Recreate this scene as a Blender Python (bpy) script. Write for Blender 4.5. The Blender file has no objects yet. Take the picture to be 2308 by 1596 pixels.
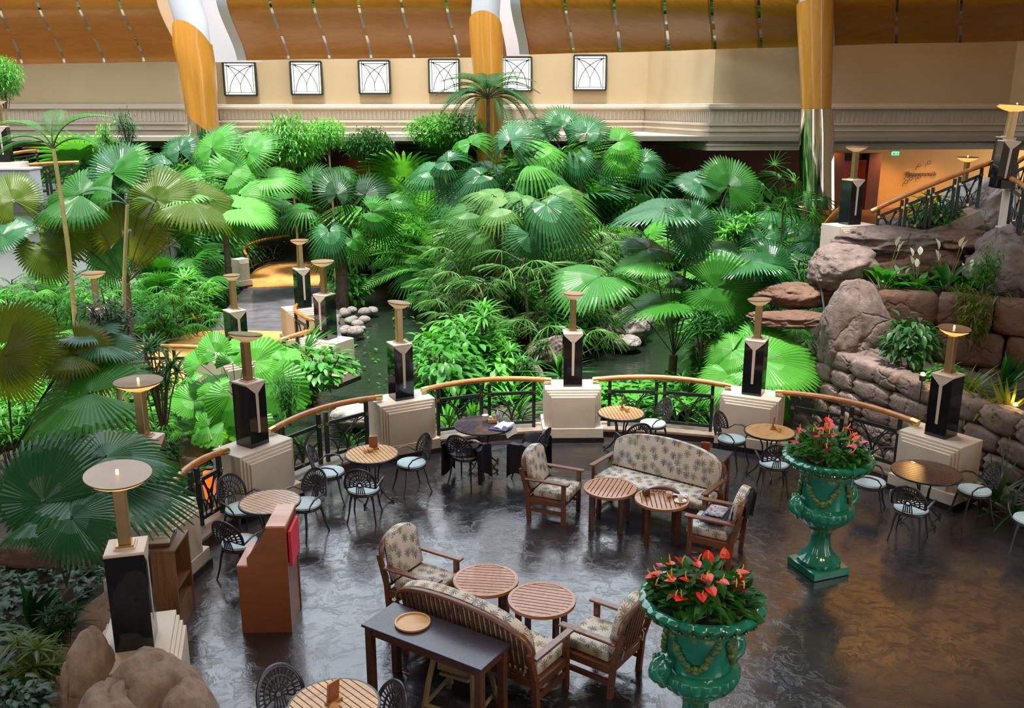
"""Indoor tropical garden atrium with a curved cafe terrace, seen from the gallery above."""
import bpy, bmesh, math, random
import numpy as np
from mathutils import Vector, Matrix, Euler
PI = math.pi
SC = bpy.context.scene
COL = SC.collection
F, CX, CY, HC = 2073.0, 1154.0, 798.0, 5.7
PIT = math.atan((CY - 240.0) / F)
CP, SP = math.cos(PIT), math.sin(PIT)

def ray(x, y):
    u = (x - CX) / F; v = -(y - CY) / F
    return (u, CP + v * SP, -SP + v * CP)
def at(x, y, z=0.0):
    r = ray(x, y); t = (z - HC) / r[2]
    return Vector((t * r[0], t * r[1], z))
def pt(x, y, Y):
    r = ray(x, y); t = Y / r[1]
    return Vector((t * r[0], Y, HC + t * r[2]))
def depth(p): return p[1] * CP + (HC - p[2]) * SP
def pxm(p): return depth(p) / F          # metres per photo pixel at a point
def to_px(p):
    d = depth(p)
    return CX + F * p[0] / d, CY + F * ((HC - p[2]) * CP - p[1] * SP) / d

# ------------------------------------------------------------------ mesh builder
class MB:
    def __init__(s): s.v = []; s.f = []; s.m = []; s.cm = 0
    def add(s, vs, fs):
        o = len(s.v); s.v.extend([tuple(p) for p in vs])
        for f in fs: s.f.append(tuple(i + o for i in f)); s.m.append(s.cm)
        return s
    def join(s, other, M=None):
        vs = other.v if M is None else [M @ Vector(p) for p in other.v]
        o = len(s.v); s.v.extend([tuple(p) for p in vs])
        for f, m in zip(other.f, other.m): s.f.append(tuple(i + o for i in f)); s.m.append(m)
        return s
    def box(s, c, d, rz=0, M=None, bev=0.0):
        x, y, z = d[0] / 2, d[1] / 2, d[2] / 2
        if bev > 0:
            b = min(bev, x * .9, y * .9, z * .9)
            vs = []
            for zz, ins in ((-z, b), (-z + b, 0), (z - b, 0), (z, b)):
                X, Y = x - ins, y - ins; k = b * .6 if ins == 0 else 0
                vs += [(-X + k, -Y, zz), (X - k, -Y, zz), (X, -Y + k, zz), (X, Y - k, zz), (X - k, Y, zz), (-X + k, Y, zz), (-X, Y - k, zz), (-X, -Y + k, zz)]
            fs = [tuple(range(7, -1, -1)), tuple(range(24, 32))]
            for r in range(3):
                for i in range(8):
                    j = (i + 1) % 8; fs.append((r * 8 + i, r * 8 + j, r * 8 + 8 + j, r * 8 + 8 + i))
        else:
            vs = [(-x, -y, -z), (x, -y, -z), (x, y, -z), (-x, y, -z), (-x, -y, z), (x, -y, z), (x, y, z), (-x, y, z)]
            fs = [(3, 2, 1, 0), (4, 5, 6, 7), (0, 1, 5, 4), (1, 2, 6, 5), (2, 3, 7, 6), (3, 0, 4, 7)]
        T = Matrix.Translation(c) @ (M if M is not None else Matrix.Rotation(rz, 4, 'Z'))
        return s.add([T @ Vector(p) for p in vs], fs)
    def bar(s, a, b, w, h=None, up=(0, 0, 1)):
        a, b = Vector(a), Vector(b); d = b - a; L = d.length; d = d / L
        u = Vector(up)
        if abs(d.dot(u)) > .97: u = Vector((0, 1, 0))
        r = d.cross(u).normalized(); u = r.cross(d)
        M = Matrix((r, d, u)).transposed().to_4x4()
        return s.box((a + b) / 2, (w, L, h or w), M=M)
    def tube(s, pts, r, n=8, cap=True, flat=1.0, closed=False):
        P = [Vector(p) for p in pts]; N = len(P)
        R = r if isinstance(r, (list, tuple)) else [r] * N
        up = None; vs = []
        for i in range(N):
            if closed: t = P[(i + 1) % N] - P[i - 1]
            else: t = P[min(i + 1, N - 1)] - P[max(i - 1, 0)]
            t = t.normalized() if t.length > 1e-9 else Vector((0, 0, 1))
            if up is None:
                up = Vector((0, 0, 1)) if abs(t.z) < .9 else Vector((0, 1, 0))
            u = (up - t * up.dot(t))
            u = u.normalized() if u.length > 1e-6 else Vector((1, 0, 0))
            w = t.cross(u); up = u
            for k in range(n):
                a = 2 * PI * k / n
                vs.append(P[i] + w * (math.cos(a) * R[i]) + u * (math.sin(a) * R[i] * flat))
        fs = []
        for i in range(N if closed else N - 1):
            j = (i + 1) % N
            for k in range(n):
                l = (k + 1) % n; fs.append((i * n + k, i * n + l, j * n + l, j * n + k))
        if cap and not closed:
            fs.append(tuple(range(n - 1, -1, -1))); fs.append(tuple(range((N - 1) * n, N * n)))
        return s.add(vs, fs)
    def lathe(s, prof, n=32, c=(0, 0, 0), mod=None, cap=True):
        vs = []
        for i, (r, z) in enumerate(prof):
            for k in range(n):
                a = 2 * PI * k / n
                rr = r if mod is None else mod(r, z, a, i)
                vs.append((c[0] + rr * math.cos(a), c[1] + rr * math.sin(a), c[2] + z))
        fs = []
        for i in range(len(prof) - 1):
            for k in range(n):
                l = (k + 1) % n; fs.append((i * n + k, i * n + l, (i + 1) * n + l, (i + 1) * n + k))
        if cap:
            fs.append(tuple(range(n - 1, -1, -1))); fs.append(tuple(range((len(prof) - 1) * n, len(prof) * n)))
        return s.add(vs, fs)
    def prism(s, poly, z0, z1, M=None):
        n = len(poly)
        vs = [(p[0], p[1], z0) for p in poly] + [(p[0], p[1], z1) for p in poly]
        fs = [tuple(range(n - 1, -1, -1)), tuple(range(n, 2 * n))] + [(i, (i + 1) % n, n + (i + 1) % n, n + i) for i in range(n)]
        if M is not None: vs = [M @ Vector(v) for v in vs]
        return s.add(vs, fs)
    def puff(s, poly, th, ins, M=None):
        """soft cushion: an outline in (x, y) extruded along z with rounded edges"""
        n = len(poly); cx = sum(p[0] for p in poly) / n; cy = sum(p[1] for p in poly) / n
        hx = max(abs(p[0] - cx) for p in poly); hy = max(abs(p[1] - cy) for p in poly)
        vs = []; L = []
        for z, i_ in ((-th / 2 - ins * .25, .5), (-th / 2, ins), (-th * .36, ins * .3), (-th * .15, 0), (th * .15, 0), (th * .36, ins * .3), (th / 2, ins), (th / 2 + ins * .25, .5)):
            if i_ == .5: fx = fy = .5
            else: fx, fy = 1 - i_ / hx, 1 - i_ / hy
            L.append(z); vs += [(cx + (p[0] - cx) * fx, cy + (p[1] - cy) * fy, z) for p in poly]
        fs = [tuple(range(n - 1, -1, -1)), tuple(range((len(L) - 1) * n, len(L) * n))]
        for r in range(len(L) - 1):
            for i in range(n):
                j = (i + 1) % n; fs.append((r * n + i, r * n + j, r * n + n + j, r * n + n + i))
        if M is not None: vs = [M @ Vector(v) for v in vs]
        return s.add(vs, fs)
    def ball(s, c, r, nu=8, nv=6, sc=(1, 1, 1)):
        prof = [(max(1e-4, math.sin(PI * i / nv)) * r, -math.cos(PI * i / nv) * r) for i in range(nv + 1)]
        t = MB().lathe(prof, nu, cap=False)
        return s.add([(c[0] + p[0] * sc[0], c[1] + p[1] * sc[1], c[2] + p[2] * sc[2]) for p in t.v], t.f)
    def strip(s, A, B):
        n = len(A); return s.add(list(A) + list(B), [(i, i + 1, n + i + 1, n + i) for i in range(n - 1)])
    def mesh(s, name, mats, smooth=True, uv=True, angle=40):
        me = bpy.data.meshes.new(name)
        me.from_pydata(s.v, [], s.f)
        for m in (mats if isinstance(mats, (list, tuple)) else [mats]): me.materials.append(m)
        if any(s.m): me.polygons.foreach_set('material_index', s.m)
        if smooth:
            me.shade_smooth()
            if angle < 180: me.set_sharp_from_angle(angle=math.radians(angle))
        if uv:
            nl = len(me.loops); L = me.uv_layers.new(name='UVMap')
            co = np.empty(len(me.vertices) * 3); me.vertices.foreach_get('co', co); co = co.reshape(-1, 3)
            vi = np.empty(nl, int); me.loops.foreach_get('vertex_index', vi)
            pn = np.empty(len(me.polygons) * 3); me.polygons.foreach_get('normal', pn); pn = np.abs(pn.reshape(-1, 3))
            lt = np.empty(len(me.polygons), int); me.polygons.foreach_get('loop_total', lt)
            ax = np.repeat(pn.argmax(1), lt); c = co[vi]
            U = np.where((ax == 0)[:, None], c[:, [1, 2]], np.where((ax == 1)[:, None], c[:, [0, 2]], c[:, [0, 1]]))
            L.data.foreach_set('uv', U.ravel())
        me.update()
        return me

def clean(n): return n
def link(name, me, parent=None, loc=None, rot=None, scale=None, M=None):
    o = bpy.data.objects.new(name, me); COL.objects.link(o)
    if parent is not None: o.parent = parent
    if M is not None: o.matrix_local = M
    if loc is not None: o.location = loc
    if rot is not None: o.rotation_euler = rot
    if scale is not None: o.scale = (scale,) * 3 if not hasattr(scale, '__len__') else scale
    return o
def part(name, mb, mats, parent, **k):
    return link(name, mb.mesh(name, mats, **{a: k.pop(a) for a in ('smooth', 'uv', 'angle') if a in k}), parent, **k)
def tag(o, label, cat, group=None, kind=None):
    o['label'] = label; o['category'] = cat
    if group: o['group'] = group
    if kind: o['kind'] = kind
    return o
def thing(name, label, cat, loc=(0, 0, 0), rz=0, group=None, scale=1):
    o = bpy.data.objects.new(name, None); COL.objects.link(o); o.empty_display_size = .1
    o.location = loc; o.rotation_euler = (0, 0, rz); o.scale = (scale,) * 3
    return tag(o, label, cat, group)
def single(name, mb, mats, label, cat, group=None, **k):
    return tag(part(name, mb, mats, None, **k), label, cat, group)
def struct(name, mb, mats, parent=None, **k):
    o = part(name, mb, mats, parent, **k)
    if parent is None: o['kind'] = 'structure'
    return o
def copy_tree(o, parent=None):
    c = o.copy(); COL.objects.link(c)
    if parent is not None: c.parent = parent
    for ch in list(o.children): copy_tree(ch, c)
    return c
def dup(root, loc, rz, label, scale=None):
    c = copy_tree(root); c.location = loc; c.rotation_euler = (0, 0, rz); c['label'] = label
    if scale: c.scale = (scale,) * 3
    return c

# ------------------------------------------------------------------ materials
class NT:
    def __init__(s, name):
        s.mat = bpy.data.materials.new(name); s.mat.use_nodes = True
        s.t = s.mat.node_tree; s.t.nodes.clear()
        s.out = s.n('ShaderNodeOutputMaterial')
    def n(s, ty, **k):
        nd = s.t.nodes.new(ty)
        for a, v in k.items():
            if a.startswith('_'): nd.inputs[a[1:].replace('_', ' ')].default_value = v
            else: setattr(nd, a, v)
        return nd
    def l(s, a, b): s.t.links.new(a, b)
    def math(s, op, a, b=None, c=None):
        nd = s.n('ShaderNodeMath', operation=op)
        for i, v in enumerate((a, b, c)):
            if v is None: continue
            if isinstance(v, (int, float)): nd.inputs[i].default_value = v
            else: s.l(v, nd.inputs[i])
        return nd.outputs[0]
    def ramp(s, fac, stops, interp='LINEAR'):
        r = s.n('ShaderNodeValToRGB'); r.color_ramp.interpolation = interp
        el = r.color_ramp.elements
        while len(el) < len(stops): el.new(.5)
        for e, (p, c) in zip(el, stops): e.position = p; e.color = (*c, 1)
        s.l(fac, r.inputs[0]); return r.outputs[0]
    def mix(s, fac, a, b, blend='MIX'):
        m = s.n('ShaderNodeMix', data_type='RGBA', blend_type=blend)
        for i, v in ((0, fac), (6, a), (7, b)):
            if isinstance(v, (int, float)): m.inputs[i].default_value = v
            elif isinstance(v, tuple): m.inputs[i].default_value = (*v, 1)
            else: s.l(v, m.inputs[i])
        return m.outputs[2]
    def noise(s, scale, detail=3, vec=None, rough=.5, dist=0):
        nd = s.n('ShaderNodeTexNoise'); nd.inputs['Scale'].default_value = scale
        nd.inputs['Detail'].default_value = detail; nd.inputs['Roughness'].default_value = rough; nd.inputs['Distortion'].default_value = dist
        if vec is not None: s.l(vec, nd.inputs['Vector'])
        return nd.outputs[0]
    def coord(s, which='Object', scale=None):
        c = s.n('ShaderNodeTexCoord').outputs[which]
        if scale is None: return c
        m = s.n('ShaderNodeMapping'); m.inputs['Scale'].default_value = scale; s.l(c, m.inputs[0]); return m.outputs[0]
    def bump(s, h, strength=.3, dist=.01):
        b = s.n('ShaderNodeBump'); b.inputs['Strength'].default_value = strength; b.inputs['Distance'].default_value = dist
        s.l(h, b.inputs['Height']); return b.outputs[0]
    def bsdf(s, color, rough=.5, metal=0, spec=.5, normal=None, coat=0, emis=None, estr=0, trans=0, sheen=0):
        b = s.n('ShaderNodeBsdfPrincipled')
        for nm, v in (('Base Color', color), ('Roughness', rough), ('Metallic', metal), ('Specular IOR Level', spec), ('Coat Weight', coat), ('Emission Color', emis), ('Emission Strength', estr), ('Transmission Weight', trans), ('Sheen Weight', sheen)):
            if v is None: continue
            if isinstance(v, tuple): b.inputs[nm].default_value = (*v, 1)
            elif isinstance(v, (int, float)): b.inputs[nm].default_value = v
            else: s.l(v, b.inputs[nm])
        if normal is not None: s.l(normal, b.inputs['Normal'])
        return b.outputs[0]
    def done(s, sh): s.l(sh, s.out.inputs[0]); return s.mat

def pm(name, color, rough=.5, var=.0, vscale=4, bump=0, bscale=30, **k):
    t = NT(name); c = color; nrm = None
    if var:
        f = t.noise(vscale, 4, t.coord())
        c = t.ramp(f, [(.3, tuple(x * (1 - var) for x in color)), (.7, tuple(min(1, x * (1 + var)) for x in color))])
    if bump: nrm = t.bump(t.noise(bscale, 4, t.coord()), bump, .01)
    return t.done(t.bsdf(c, rough, normal=nrm, **k))

def wood(name, dark, light, rough=.4, grain=(2, 30, 30), coat=0, which='UV'):
    t = NT(name)
    v = t.coord(which, grain)
    f = t.noise(1.0, 5, v, .6, .6)
    c = t.ramp(f, [(.3, dark), (.5, tuple((a + b) / 2 for a, b in zip(dark, light))), (.72, light)])
    return t.done(t.bsdf(c, rough, coat=coat, normal=t.bump(f, .08, .003)))

def leaf_mat(name, col, col2, trans=.4, rough=.42, veins=0):
    t = NT(name)
    oi = t.n('ShaderNodeObjectInfo')
    n_ = t.noise(1.7, 2, t.coord())
    f = t.math('ADD', t.math('MULTIPLY', oi.outputs['Random'], .6), t.math('MULTIPLY', n_, .5))
    c = t.ramp(f, [(.15, col), (.85, col2)])
    b = t.bsdf(c, rough, spec=.38)
    tr = t.n('ShaderNodeBsdfTranslucent')
    tc = t.mix(1.0, c, (1.15, 1.15, .6), 'MULTIPLY'); t.l(tc, tr.inputs[0])
    m = t.n('ShaderNodeMixShader'); m.inputs[0].default_value = trans
    t.l(b, m.inputs[1]); t.l(tr.outputs[0], m.inputs[2])
    return t.done(m.outputs[0])

def fabric_palms(name):
    t = NT(name)
    uv = t.coord('UV')
    vo = t.n('ShaderNodeTexVoronoi', voronoi_dimensions='2D'); vo.inputs['Scale'].default_value = 7.4; vo.inputs['Randomness'].default_value = .75
    t.l(uv, vo.inputs['Vector'])
    sub = t.n('ShaderNodeVectorMath', operation='SUBTRACT'); t.l(uv, sub.inputs[0]); t.l(vo.outputs['Position'], sub.inputs[1])
    sp = t.n('ShaderNodeSeparateXYZ'); t.l(sub.outputs[0], sp.inputs[0])
    ln = t.n('ShaderNodeVectorMath', operation='LENGTH'); t.l(sub.outputs[0], ln.inputs[0])
    ang = t.math('ARCTAN2', sp.outputs[1], sp.outputs[0])
    wob = t.math('ADD', ang, t.math('MULTIPLY', t.noise(14, 2, uv), 1.2))
    lobes = t.math('POWER', t.math('ABSOLUTE', t.math('COSINE', t.math('MULTIPLY', wob, 5.5))), 1.5)
    lim = t.math('ADD', t.math('MULTIPLY', lobes, .056), .005)
    mask = t.math('LESS_THAN', ln.outputs['Value'], lim)
    trunk = t.math('MULTIPLY', t.math('LESS_THAN', t.math('ABSOLUTE', sp.outputs[0]), .005), t.math('MULTIPLY', t.math('LESS_THAN', sp.outputs[1], 0), t.math('GREATER_THAN', sp.outputs[1], -.06)))
    mask = t.math('MAXIMUM', mask, trunk)
    sc = t.n('ShaderNodeSeparateColor'); t.l(vo.outputs['Color'], sc.inputs[0])
    pc = t.ramp(sc.outputs[0], [(0, (.06, .07, .11)), (.35, (.12, .16, .15)), (.6, (.22, .14, .08)), (.85, (.17, .19, .09))], 'CONSTANT')
    base = t.ramp(t.noise(5, 3, uv), [(.35, (.70, .63, .56)), (.6, (.62, .55, .48)), (.75, (.62, .57, .42))])
    c = t.mix(t.math('MULTIPLY', mask, .85), base, pc)
    return t.done(t.bsdf(c, .85, spec=.2, normal=t.bump(t.noise(120, 2, uv), .1, .002)))

def floor_mat():
    t = NT('slate_floor')
    v = t.coord('Object')
    vo = t.n('ShaderNodeTexVoronoi'); vo.inputs['Scale'].default_value = .55; t.l(t.n('ShaderNodeVectorMath', operation='ADD').outputs[0], vo.inputs['Vector'])
    ad = [n for n in t.t.nodes if n.type == 'VECT_MATH'][0]; t.l(v, ad.inputs[0])
    nn = t.n('ShaderNodeTexNoise'); nn.inputs['Scale'].default_value = 1.1; nn.inputs['Detail'].default_value = 4; t.l(v, nn.inputs['Vector']); t.l(nn.outputs['Color'], ad.inputs[1])
    sc = t.n('ShaderNodeSeparateColor'); t.l(vo.outputs['Color'], sc.inputs[0])
    c1 = t.ramp(sc.outputs[0], [(0, (.018, .017, .025)), (.3, (.028, .024, .029)), (.5, (.042, .030, .022)), (.7, (.020, .020, .028)), (.85, (.055, .034, .021)), (1, (.024, .026, .03))])
    nf = t.noise(2.4, 5, v, .62, .5)
    c2 = t.ramp(nf, [(.35, (.013, .012, .017)), (.5, (.028, .025, .029)), (.68, (.058, .044, .036))])
    c = t.mix(.5, c1, c2)
    h1 = t.noise(4.5, 7, v, .68, .7); h2 = t.noise(22, 3, v)
    h = t.math('ADD', t.math('MULTIPLY', h1, 1.0), t.math('MULTIPLY', h2, .12))
    h = t.math('ADD', h, t.math('MULTIPLY', t.noise(.75, 2, v), 2.2))
    # worn ridges of the riven slate
    rid = t.math('SUBTRACT', 1.0, t.math('MULTIPLY', t.math('ABSOLUTE', t.math('SUBTRACT', h1, .5)), 14)); rid = t.math('MAXIMUM', rid, 0)
    h = t.math('ADD', h, t.math('MULTIPLY', rid, .10))
    r = t.ramp(t.noise(1.3, 4, v), [(.3, (.09,) * 3), (.7, (.22,) * 3)])
    return t.done(t.bsdf(c, r, spec=.95, normal=t.bump(h, .22, .025), coat=.1))

def rock_mat(name, a, b, sc=1.0):
    t = NT(name); v = t.coord()
    f = t.noise(1.2 * sc, 6, v, .65, .4); g = t.noise(9 * sc, 5, v, .7)
    c = t.ramp(f, [(.28, a), (.7, b)])
    c = t.mix(.35, c, t.ramp(g, [(.3, tuple(x * .6 for x in a)), (.7, tuple(min(1, x * 1.3) for x in b))]))
    vo = t.n('ShaderNodeTexVoronoi', feature='DISTANCE_TO_EDGE'); vo.inputs['Scale'].default_value = 1.1 * sc
    ad = t.n('ShaderNodeVectorMath', operation='ADD'); t.l(v, ad.inputs[0])
    nn = t.n('ShaderNodeTexNoise'); nn.inputs['Scale'].default_value = 1.5 * sc; nn.inputs['Detail'].default_value = 4; t.l(v, nn.inputs['Vector']); t.l(nn.outputs['Color'], ad.inputs[1]); t.l(ad.outputs[0], vo.inputs['Vector'])
    crack = t.math('MINIMUM', t.math('MULTIPLY', vo.outputs['Distance'], 18), 1.0)
    h = t.math('ADD', t.math('MULTIPLY', g, .5), t.math('ADD', f, t.math('MULTIPLY', crack, .45)))
    return t.done(t.bsdf(c, .85, spec=.25, normal=t.bump(h, .7, .06)))

def water_mat():
    t = NT('pond_water'); v = t.coord('Object', (1, 2.2, 1))
    n_ = t.bump(t.noise(4.5, 3, v, .5, .4), .25, .05)
    return t.done(t.bsdf((.012, .018, .012), .05, spec=.7, normal=n_))

def soil_mat():
    t = NT('garden_soil'); v = t.coord()
    c = t.ramp(t.noise(1.5, 6, v, .7), [(.3, (.018, .014, .010)), (.55, (.05, .038, .026)), (.75, (.03, .05, .015))])
    return t.done(t.bsdf(c, .95, normal=t.bump(t.noise(9, 5, v), .6, .05)))

M = {}
def mk():
    M['black_iron'] = pm('black_iron', (.012, .018, .016), .38, spec=.5)
    M['bronze_cast'] = pm('bronze_cast', (.055, .048, .055), .36, .3, 8, metal=.5)
    M['brass'] = pm('brass', (.62, .42, .16), .28, metal=1)
    M['bronze_pole'] = pm('bronze_pole', (.42, .27, .13), .34, metal=.85, var=.15)
    M['black_stone'] = pm('black_stone', (.008, .008, .010), .07, spec=.6)
    M['cap_stone'] = pm('cap_stone', (.55, .44, .36), .4, .1)
    M['bowl_top'] = pm('bowl_top', (.20, .125, .075), .32, .08, metal=.4)
    def glow(name, col, s, ec):
        t = NT(name); return t.done(t.bsdf(col, .4, emis=ec, estr=s))
    M['bowl_dim'] = glow('bowl_glass_dim', (.8, .55, .35), .35, (1, .62, .3))
    M['bowl_lit'] = glow('bowl_glass_lit', (.9, .6, .3), 1.6, (1, .45, .10))
    M['bulb'] = glow('lamp_bulb', (1, .8, .5), 6, (1, .6, .25))
    M['pier'] = pm('pier_plaster', (.57, .475, .39), .6, .05, 3)
    M['plinth'] = pm('plinth_stone', (.014, .012, .014), .3)
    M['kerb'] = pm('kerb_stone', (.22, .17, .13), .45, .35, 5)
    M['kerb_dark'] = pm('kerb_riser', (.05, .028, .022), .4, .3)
    M['rail_wood'] = wood('rail_wood', (.30, .095, .018), (.52, .20, .045), .25, (3, 12, 12), .4, 'Object')
    M['teak'] = wood('teak_slats', (.42, .20, .07), (.72, .42, .18), .38, (3, 25, 25), .15)
    M['teak_pale'] = wood('pale_teak_slats', (.40, .24, .16), (.62, .42, .31), .4, (3, 25, 25), .1)
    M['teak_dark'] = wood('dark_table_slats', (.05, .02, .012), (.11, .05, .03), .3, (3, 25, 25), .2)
    M['brown_wood'] = wood('brown_table_wood', (.29, .10, .032), (.48, .20, .072), .33, (3, 25, 25), .25)
    M['chair_wood'] = wood('armchair_wood', (.115, .038, .018), (.22, .085, .04), .35, (3, 22, 22), .2)
    M['leg_wood'] = wood('table_leg_wood', (.075, .028, .016), (.14, .055, .03), .38, (3, 22, 22), .1)
    M['lectern'] = wood('lectern_wood', (.20, .060, .022), (.27, .088, .034), .38, (2, 9, 9), .1)
    M['lectern_top'] = wood('lectern_top_wood', (.42, .16, .08), (.55, .24, .13), .3, (2, 12, 12), .3)
    M['cabinet'] = wood('cabinet_wood', (.10, .042, .016), (.25, .115, .045), .4, (30, 2, 2), .05)
    M['red'] = pm('red_board', (.75, .03, .07), .4)
    M['granite'] = pm('dark_granite', (.045, .038, .055), .28, .35, 60, spec=.5)
    M['tray'] = wood('tray_wood', (.50, .25, .085), (.68, .38, .14), .42, (3, 14, 14), .1)
    M['cushion'] = pm('pale_blue_seat', (.50, .60, .62), .8, .12, 40, spec=.2)
    M['fabric'] = fabric_palms('palm_print_fabric')
    M['black_cloth'] = pm('black_cloth', (.010, .008, .018), .55, .3, 6)
    M['print_cloth'] = pm('printed_cloth', (.33, .28, .30), .8, .9, 26)
    M['white_cloth'] = pm('white_cloth', (.8, .8, .82), .8)
    M['paper'] = pm('rolled_paper', (.62, .50, .36), .8, .12, 9)
    M['china'] = pm('china', (.8, .74, .66), .25)
    M['navy'] = pm('navy_cover', (.03, .03, .12), .35)
    M['glass_top'] = pm('mosaic_table_top', (.05, .05, .075), .10, .7, 14, spec=.8)
    M['clear'] = NT('clear_glass'); M['clear'] = M['clear'].done(M['clear'].bsdf((.9, .95, .95), .03, trans=1))
    M['plastic'] = pm('olive_plastic', (.24, .17, .085), .42, spec=.4)
    M['glaze'] = None
    t = NT('green_glaze'); v = t.coord()
    f = t.noise(3.0, 3, v)
    M['glaze'] = t.done(t.bsdf(t.ramp(f, [(.3, (.008, .125, .070)), (.58, (.014, .215, .140)), (.78, (.075, .19, .04))]), .14, spec=.6, coat=.5))
    t = NT('olive_glaze'); f = t.noise(22, 3, t.coord())
    M['glaze_olive'] = t.done(t.bsdf(t.ramp(f, [(.35, (.03, .13, .045)), (.6, (.14, .17, .04)), (.8, (.28, .23, .07))]), .25, spec=.6, coat=.3))
    M['wall'] = pm('beige_plaster', (.425, .325, .19), .8, .03, .6)
    M['wall_pale'] = pm('pale_band_plaster', (.49, .42, .325), .75, .02, .8)
    M['white_plaster'] = pm('white_plaster', (.48, .48, .51), .7)
    M['soffit'] = wood('soffit_veneer', (.33, .110, .005), (.44, .160, .008), .33, (1.2, 6, .6), .15, 'Object')
    M['clad'] = wood('column_veneer', (.46, .18, .018), (.60, .26, .035), .28, (5, 5, .35), .3, 'Object')
    M['mirror'] = pm('mirror_strip', (.42, .44, .42), .04, metal=1)
    M['chrome'] = pm('chrome_cladding', (.80, .74, .66), .07, metal=1)
    M['dark_brown'] = pm('dark_brown_wall', (.12, .034, .016), .7)
    M['orange_wall'] = pm('ochre_wall', (.66, .33, .08), .75, .05, .7)
    M['red_door'] = pm('red_lacquer', (.55, .06, .015), .4)
    M['lobby_floor'] = pm('lobby_floor', (.28, .12, .05), .4, .2)
    M['deck'] = wood('deck_planks', (.42, .18, .045), (.62, .30, .09), .4, (9, 1.2, 1), .1, 'Object')
    M['path'] = pm('path_slate', (.10, .095, .105), .15, .3, 2.5, bump=.25, bscale=7, spec=.6)
    M['ceil'] = pm('ceiling_paint', (.30, .25, .20), .8)
    M['floor'] = floor_mat()
    M['rock'] = rock_mat('brown_rock', (.080, .055, .046), (.19, .142, .124))
    M['rock_light'] = rock_mat('warm_brown_rock', (.15, .10, .075), (.32, .235, .185))
    M['rock_dark'] = rock_mat('dark_brown_rock', (.07, .036, .024), (.15, .085, .058))
    M['rock_grey'] = rock_mat('grey_rock', (.22, .185, .165), (.42, .37, .34), 1.3)
    M['pebble'] = rock_mat('river_pebble', (.14, .12, .11), (.30, .26, .235), 3)
    M['water'] = water_mat(); M['soil'] = soil_mat()
    M['trunk'] = pm('palm_trunk', (.085, .055, .035), .9, .4, 9, bump=.5, bscale=14)
    M['stem'] = pm('green_stem', (.16, .17, .05), .6, .2)
    M['petiole'] = pm('petiole', (.035, .045, .02), .5, .3)
    M['pale_trunk'] = pm('pale_trunk', (.33, .27, .10), .7, .2, bump=.2)
    M['l_green'] = leaf_mat('leaf_green', (0.0110, 0.0920, 0.0092), (0.0414, 0.2300, 0.0166))
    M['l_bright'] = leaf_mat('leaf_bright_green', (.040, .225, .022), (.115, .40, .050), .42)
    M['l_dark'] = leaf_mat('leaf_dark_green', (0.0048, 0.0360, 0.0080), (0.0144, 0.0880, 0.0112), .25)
    M['l_blue'] = leaf_mat('leaf_blue_green', (0.0112, 0.0784, 0.0240), (0.0360, 0.1480, 0.0496), .25, .34)
    M['l_pale'] = leaf_mat('leaf_pale_green', (0.0350, 0.2200, 0.0150), (0.0900, 0.3600, 0.0350), .4)
    M['l_yellow'] = leaf_mat('leaf_yellow_green', (0.0560, 0.1200, 0.0032), (0.1600, 0.1840, 0.0064), .5)  # yellow puts warm uplighting into the leaf colour of the left palm and bromeliads
    M['l_fan'] = leaf_mat('leaf_fan_green', (0.0080, 0.0680, 0.0200), (0.0240, 0.1360, 0.0336), .3, .3)
    M['l_rhapis'] = leaf_mat('leaf_lady_palm', (0.0216, 0.1260, 0.0144), (0.1020, 0.2280, 0.0420), .3)
    M['flower_red'] = pm('red_spathe', (.72, .012, .006), .35, .25, 12, spec=.35)
    M['flower_pink'] = pm('pink_spathe', (.60, .03, .08), .35, spec=.35)
    M['spadix'] = pm('yellow_spadix', (.8, .5, .08), .5)
    M['flower_white'] = pm('white_spathe', (.8, .78, .62), .5)
    M['flower_yellow'] = pm('yellow_bract', (.85, .62, .04), .5)
    M['uplight'] = glow('uplight_glass', (1, .8, .5), 5, (1, .62, .25))
    M['lantern'] = glow('orange_lantern', (.9, .15, .02), 2.2, (1, .10, .01))
    M['exit'] = glow('exit_sign_green', (.05, .7, .3), 1.6, (.1, 1, .45))
    M['win'] = glow('lit_window_glass', (.9, .95, .85), 2.4, (.93, 1, .90))
    M['lead'] = pm('window_leading', (.02, .025, .015), .5)
    M['sign'] = pm('sign_metal', (.09, .04, .012), .5)
mk()
SKY, SUN, EXPO = 6.0, 16.0, -0.35
# ================================================================== SETTING
from mathutils import noise as mn
TC = Vector((1.2, 9.23, 0))                       # centre of the curved terrace
def S(d, z=0.0): return (d[0], d[1], z)

# ---- terrace floor
PIER = [(-3.45, 7.49), (-4.37, 10.30), (-3.78, 12.62), (-1.87, 14.82), (1.06, 15.59), (4.14, 15.07), (6.42, 12.99)]
def ang_r(p): return math.atan2(p[1] - TC.y, p[0] - TC.x), math.hypot(p[0] - TC.x, p[1] - TC.y)
PA = sorted([ang_r(p) for p in PIER[1:]])
def Rk(a):                                        # radius of the balustrade line at an angle
    if a <= PA[0][0]: return PA[0][1]
    for (a0, r0), (a1, r1) in zip(PA, PA[1:]):
        if a <= a1:
            t = (a - a0) / (a1 - a0); return r0 + (r1 - r0) * t
    return PA[-1][1]
def arc_pt(a, dr=0.0, z=0.0): return Vector((TC.x + (Rk(a) + dr) * math.cos(a), TC.y + (Rk(a) + dr) * math.sin(a), z))
A0, A1 = PA[0][0], PA[-1][0]
arcA = [A0 + (A1 - A0) * i / 60 for i in range(61)]
poly = [arc_pt(a, .35) for a in arcA]
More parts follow.
